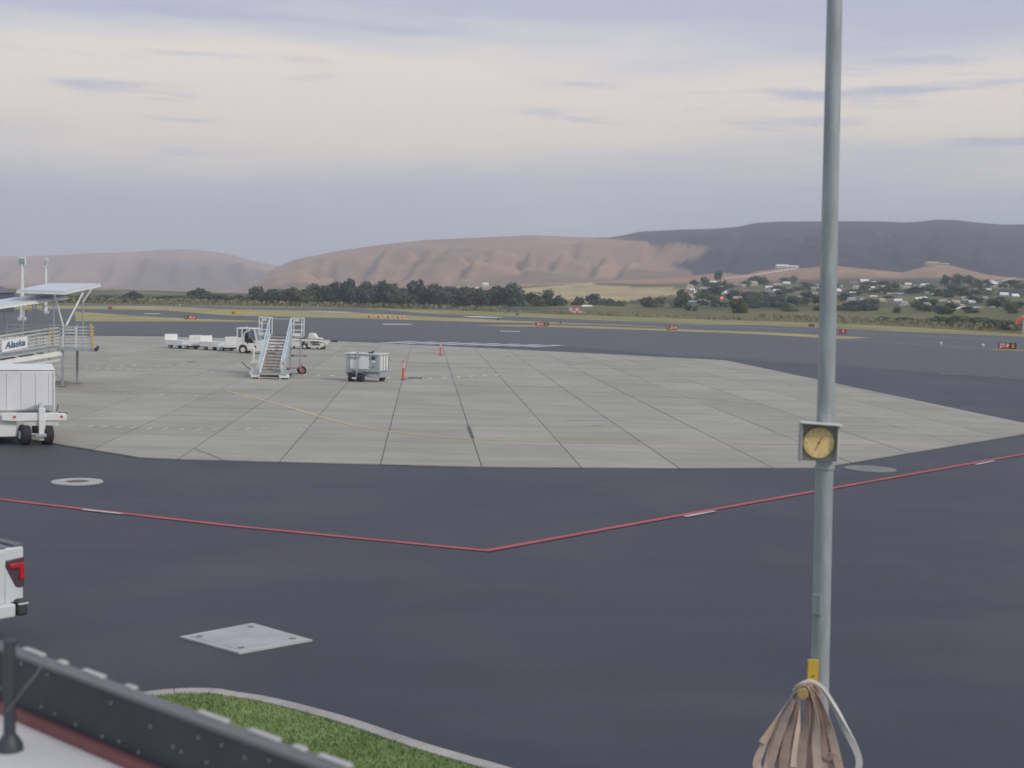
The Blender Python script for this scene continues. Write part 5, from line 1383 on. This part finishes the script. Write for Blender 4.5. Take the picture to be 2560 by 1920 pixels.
tag(rbox(MB(), S0, S1, -6, -.035, ROOFZ - .15, ROOFZ).build('flat_roof', mat('white_membrane', (.60, .61, .59), .6, .08, 1.2)), 'pale membrane roof surface inside the dark parapet', 'roof')
bpy.data.objects['flat_roof']['kind'] = 'structure'
# pipe post standing on the roof
pb = at(24, 1875, ROOFZ)
t = thing('roof_post', 'short dark pipe post standing on the pale roof at bottom left', 'post', pb)
PM = mat('dark_pipe', (.045, .055, .065), .5, .15, 4)
pr = 15 * pb.y / F
zt_ = pt(24, 1606, pb.y).z - ROOFZ
MB().tube((0, 0, 0), (0, 0, zt_), pr, 18).build('pipe', PM, t); MB().lathe([(pr * 2.3, 0), (pr * 2.2, .025), (pr * 1.5, .055), (pr * 1.05, .07)], 20).build('flange', PM, t); MB().lathe([(pr * 1.1, zt_ - .004), (pr * 1.1, zt_ + .008), (pr * .4, zt_ + .014)], 16).build('cap', PM, t)
k0 = pt(112, 1652, pb.y + .02); k1 = pt(60, 1722, pb.y - .06); k2 = pt(16, 1778, pb.y - .05)
cab = [k0, k0.lerp(k1, .5) + Vector((0, 0, -.008)), k1, k1.lerp(k2, .5) + Vector((0, 0, -.004)), k2]
tag(MB().path(cab, .0035, 6).build('cable', mat('cable_grey', (.14, .13, .12), .6)), 'thin cable sagging from the parapet cap to the pipe post', 'cable')

# ================================================================== LIGHT POLE WITH DIAL AND HANGING STRAPS
PD = 13.0
pt_, pb_ = pt(2087, -10, PD), pt(2050, 1675, PD)
dirp = (pb_ - pt_).normalized()
foot = pt_ + dirp * ((0 - pt_.z) / dirp.z); head = pt_ - dirp * 3.0
t = thing('light_pole', 'tall grey-green steel light pole on the right side', 'pole', foot)
def galv():
    m = mat('pole_paint', (.36, .41, .415), .5, .18, 3, metal=.15, stretch=(4, 4, .8))
    return m
PA = galv()
n_ = 14
b = MB()
for k in range(n_):
    p, q = foot.lerp(head, k / n_), foot.lerp(head, (k + 1) / n_)
    r0, r1 = .094 - .030 * k / n_, .094 - .030 * (k + 1) / n_
    b.tube(p, q, r0, 28, r1, caps=(k in (0, n_ - 1)))
b.build('shaft', PA, t, True); MB().box((0, 0, .02), (.42, .42, .04)).build('base_plate', PA, t, bevel=.005)
pq = lambda z_: foot + (head - foot) * ((z_ - foot.z) / (head.z - foot.z))
for z_ in (3.62, 3.98):
    q = pq(z_); MB().tube(q - Vector((0, 0, .012)), q + Vector((0, 0, .012)), .097, 28).build('band_clamp', STEEL, t, True)
q = pq(2.3); MB().box(q + Vector((-.06, -.075, 0)), (.09, .02, .2), rz=R(-38)).build('hand_hole_cover', PA, t, True, bevel=.004)
# dial thermometer in a square hooded case
dc = pt(2047, 1107, PD - .13)
SC = (PD - .13) / F
t = thing('dial_thermometer', 'yellow round dial in a square grey case on the light pole', 'dial gauge', dc)
CG = mat('case_grey', (.42, .42, .40), .5, .08, 6); CLI = mat('case_light', (.66, .66, .62), .5, .06, 6)
hw_, hh_ = 46 * SC, 47 * SC
MB().box((0, .05, 0), (2 * hw_, .02, 2 * hh_)).build('back_plate', CG, t)
MB().box((-hw_, 0, 0), (.014, .12, 2 * hh_)).build('side_wall', CG, t); MB().box((hw_, 0, 0), (.014, .12, 2 * hh_)).build('side_wall', CLI, t)
MB().box((.01, -.025, hh_ + .008), (2 * hw_ + .05, .17, .012), ry=R(3)).build('hood', CLI, t)
DY = mat('dial_yellow', (.80, .63, .28), .5, .15, 12)
rd = 38 * SC
MB().tube((0, .035, 0), (0, .0, 0), rd * 1.06, 36).build('bezel', mat('bezel_olive', (.34, .33, .17), .5), t)
MB().tube((0, .0, 0), (0, -.006, 0), rd, 36).build('dial_face', DY, t)
nd = MB().bar((-.035, -.010, -.075), (.03, -.010, .06), .010, .003).build('needle', mat('needle_red', (.45, .12, .05), .5), t)
for k in range(12):
    a_ = k * math.pi / 6; MB().box((math.sin(a_) * rd * .86, -.0075, math.cos(a_) * rd * .86), (.005, .002, .018), ry=a_).build('tick', mat('tick_brown', (.22, .14, .05), .6), t)
MB().tube((0, -.006, 0), (0, -.012, 0), .012, 12).build('hub', mat('needle_red', (.45, .12, .05)), t)
# bracket, peg and straps
pk = pt(2010, 1733, PD - .35)
sc2 = pk.y / F
t = thing('strap_bracket', 'yellow bracket plate and peg fixed to the light pole', 'bracket', pt(2032, 1678, PD - .12))
bl = pt(2032, 1676, PD - .12)
MB().box(bl, (27 * SC, .03, 56 * SC)).build('plate', YELLOW, t, True, bevel=.004)
MB().tube(bl + Vector((.003, -.015, -.05)), bl + Vector((.003, -.022, -.05)), .010, 10).build('bolt', mat('rust_bolt', (.25, .09, .05), .7), t, True)
pe = pt(2006, 1734, PD - .42)
MB().tube((bl.x - .03, bl.y + .02, pe.z + .01), pe, .045, 14, .042).build('peg', YELLOW, t, True, bevel=.006)
MB().tube(pe, pe - Vector((0, .02, 0)), .055, 14).build('peg_cap', mat('cap_tan', (.42, .31, .12), .6), t, True, bevel=.006)
STR = [mat('strap_tan', (.56, .44, .36), .85, .15, 9, bump=.2, bscale=120), mat('strap_brown', (.45, .345, .28), .85, .15, 9, bump=.2, bscale=120), mat('strap_pale', (.60, .51, .41), .85, .12, 9, bump=.2, bscale=120)]
HOSE = mat('hose_white', (.68, .68, .64), .8, .08, 8)
def ribbon(name, pxs, y0, y1, w0, w1, m, parent, th=.006, spin=1.0):
    # pxs: pixel path; depth runs y0 -> y1; the band turns from edge-on at the top to face-on at the bottom
    P = []
    n = len(pxs)
    for i in range(n - 1):
        p0, p1, p2, p3 = pxs[max(i - 1, 0)], pxs[i], pxs[i + 1], pxs[min(i + 2, n - 1)]
        for k in range(6):
            q = k / 6; P.append(tuple(.5 * ((2 * p1[j]) + (p2[j] - p0[j]) * q + (2 * p0[j] - 5 * p1[j] + 4 * p2[j] - p3[j]) * q * q + (3 * p1[j] - p0[j] - 3 * p2[j] + p3[j]) * q ** 3) for j in (0, 1)))
    P.append(pxs[-1]); N_ = len(P)
    W = [pt(u, v, y0 + (y1 - y0) * i / (N_ - 1)) for i, (u, v) in enumerate(P)]
    vmin = min(v for u, v in P); b = MB()
    for i, p in enumerate(W):
        d_ = (W[min(i + 1, N_ - 1)] - W[max(i - 1, 0)]).normalized()
        f_ = max(0, min(1, (P[i][1] - vmin) / 190)); f_ = f_ * f_ * (3 - 2 * f_)
        side = Vector((d_.z, 0, -d_.x)).normalized() * spin
        e = (Vector((0, -1, 0)) * (1 - f_ * .85) + side * (.15 + f_)).normalized(); e = (e - d_ * e.dot(d_)).normalized()
        nn = d_.cross(e).normalized(); w_ = (w0 + (w1 - w0) * f_) / 2
        b.v += [p + e * w_ + nn * th / 2, p - e * w_ + nn * th / 2, p - e * w_ - nn * th / 2, p + e * w_ - nn * th / 2]
    for i in range(N_ - 1):
        for k in range(4):
            b.f.append((i * 4 + k, i * 4 + (k + 1) % 4, (i + 1) * 4 + (k + 1) % 4, (i + 1) * 4 + k))
    b.f.append((0, 1, 2, 3)); e4 = (N_ - 1) * 4; b.f.append((e4 + 3, e4 + 2, e4 + 1, e4))
    return b.build(name, m, parent, True)
t = thing('webbing_straps', 'bundle of tan webbing straps and white hose hung over the peg', 'straps', pk)
S = [
    ([(2052, 1738), (2044, 1714), (2022, 1704), (1994, 1722), (1965, 1762), (1930, 1820), (1905, 1858)], 0), 
    ([(2046, 1740), (2038, 1716), (2020, 1709), (1997, 1729), (1968, 1775), (1935, 1832), (1902, 1880), (1892, 1912), (1905, 1928), (1922, 1918), (1934, 1880), (1955, 1820), (1985, 1750)], 0),
    ([(2040, 1742), (2032, 1719), (2016, 1714), (1999, 1734), (1975, 1785), (1950, 1850), (1932, 1910), (1925, 1950), (1940, 1985), (1955, 1950), (1962, 1880), (1985, 1780), (1996, 1745)], 1),
    ([(2034, 1742), (2027, 1722), (2012, 1718), (1999, 1741), (1984, 1800), (1968, 1860), (1960, 1920), (1958, 1990)], 1),
    ([(2024, 1742), (2018, 1723), (2008, 1722), (2001, 1745), (1996, 1810), (1990, 1870), (1985, 1918)], 2),
    ([(1994, 1744), (1998, 1726), (2010, 1721), (2020, 1750), (2018, 1800), (2008, 1860), (2004, 1920), (2002, 1990)], 1),
    ([(1990, 1742), (1996, 1722), (2012, 1717), (2026, 1748), (2032, 1800), (2028, 1860), (2026, 1900), (2034, 1930), (2054, 1925), (2056, 1890), (2046, 1830), (2038, 1770), (2028, 1736)], 0),
    ([(1986, 1742), (1993, 1719), (2014, 1712), (2034, 1743), (2046, 1790), (2056, 1850), (2062, 1882), (2074, 1892), (2086, 1884)], 1),
    ([(1982, 1742), (1990, 1716), (2016, 1708), (2044, 1738), (2064, 1790), (2082, 1850), (2096, 1910), (2106, 1960)], 0),
]
S += [([(2050, 1738), (2040, 1712), (2016, 1706), (1990, 1728), (1962, 1790), (1938, 1850), (1922, 1905), (1915, 1960)], 2),
      ([(2036, 1742), (2028, 1720), (2010, 1716), (1998, 1740), (1990, 1800), (1976, 1870), (1972, 1930), (1975, 1990)], 0),
      ([(1990, 1742), (1996, 1720), (2014, 1714), (2030, 1746), (2040, 1800), (2040, 1860), (2044, 1920), (2042, 1990)], 2),
      ([(1984, 1742), (1992, 1717), (2016, 1710), (2040, 1742), (2058, 1800), (2072, 1860), (2080, 1930), (2078, 1990)], 0)]
for i, (px_, k) in enumerate(S):
    ribbon('strap', px_, PD - .30 - .012 * (i % 4), PD - .38 - .02 * (i % 3), .058, .080, STR[k], t, spin=-1 if i in (5, 6, 7, 8, 11, 12) else 1)
ribbon('hose', [(1985, 1728), (2000, 1712), (2028, 1703), (2054, 1716), (2082, 1760), (2112, 1820), (2136, 1866), (2147, 1896), (2146, 1925), (2140, 1960)], PD - .26, PD - .28, .055, .062, HOSE, t, th=.030, spin=-1)

# ================================================================== HAZE
hz_ = MB().box((0, 3400, 200), (16000, 8000, 402)).build('haze', mat('haze_air', (.8, .8, .8)), smooth=False)
tag(hz_, 'thin blue-grey haze filling the valley air', 'haze', kind='stuff')
hm = MATS['haze_air']; nt = hm.node_tree; nt.nodes.clear()
ho = nt.nodes.new('ShaderNodeOutputMaterial'); pv = nt.nodes.new('ShaderNodeVolumePrincipled')
pv.inputs['Color'].default_value = (.80, .87, .97, 1); pv.inputs['Density'].default_value = 2.7e-4
nt.links.new(pv.outputs[0], ho.inputs['Volume'])
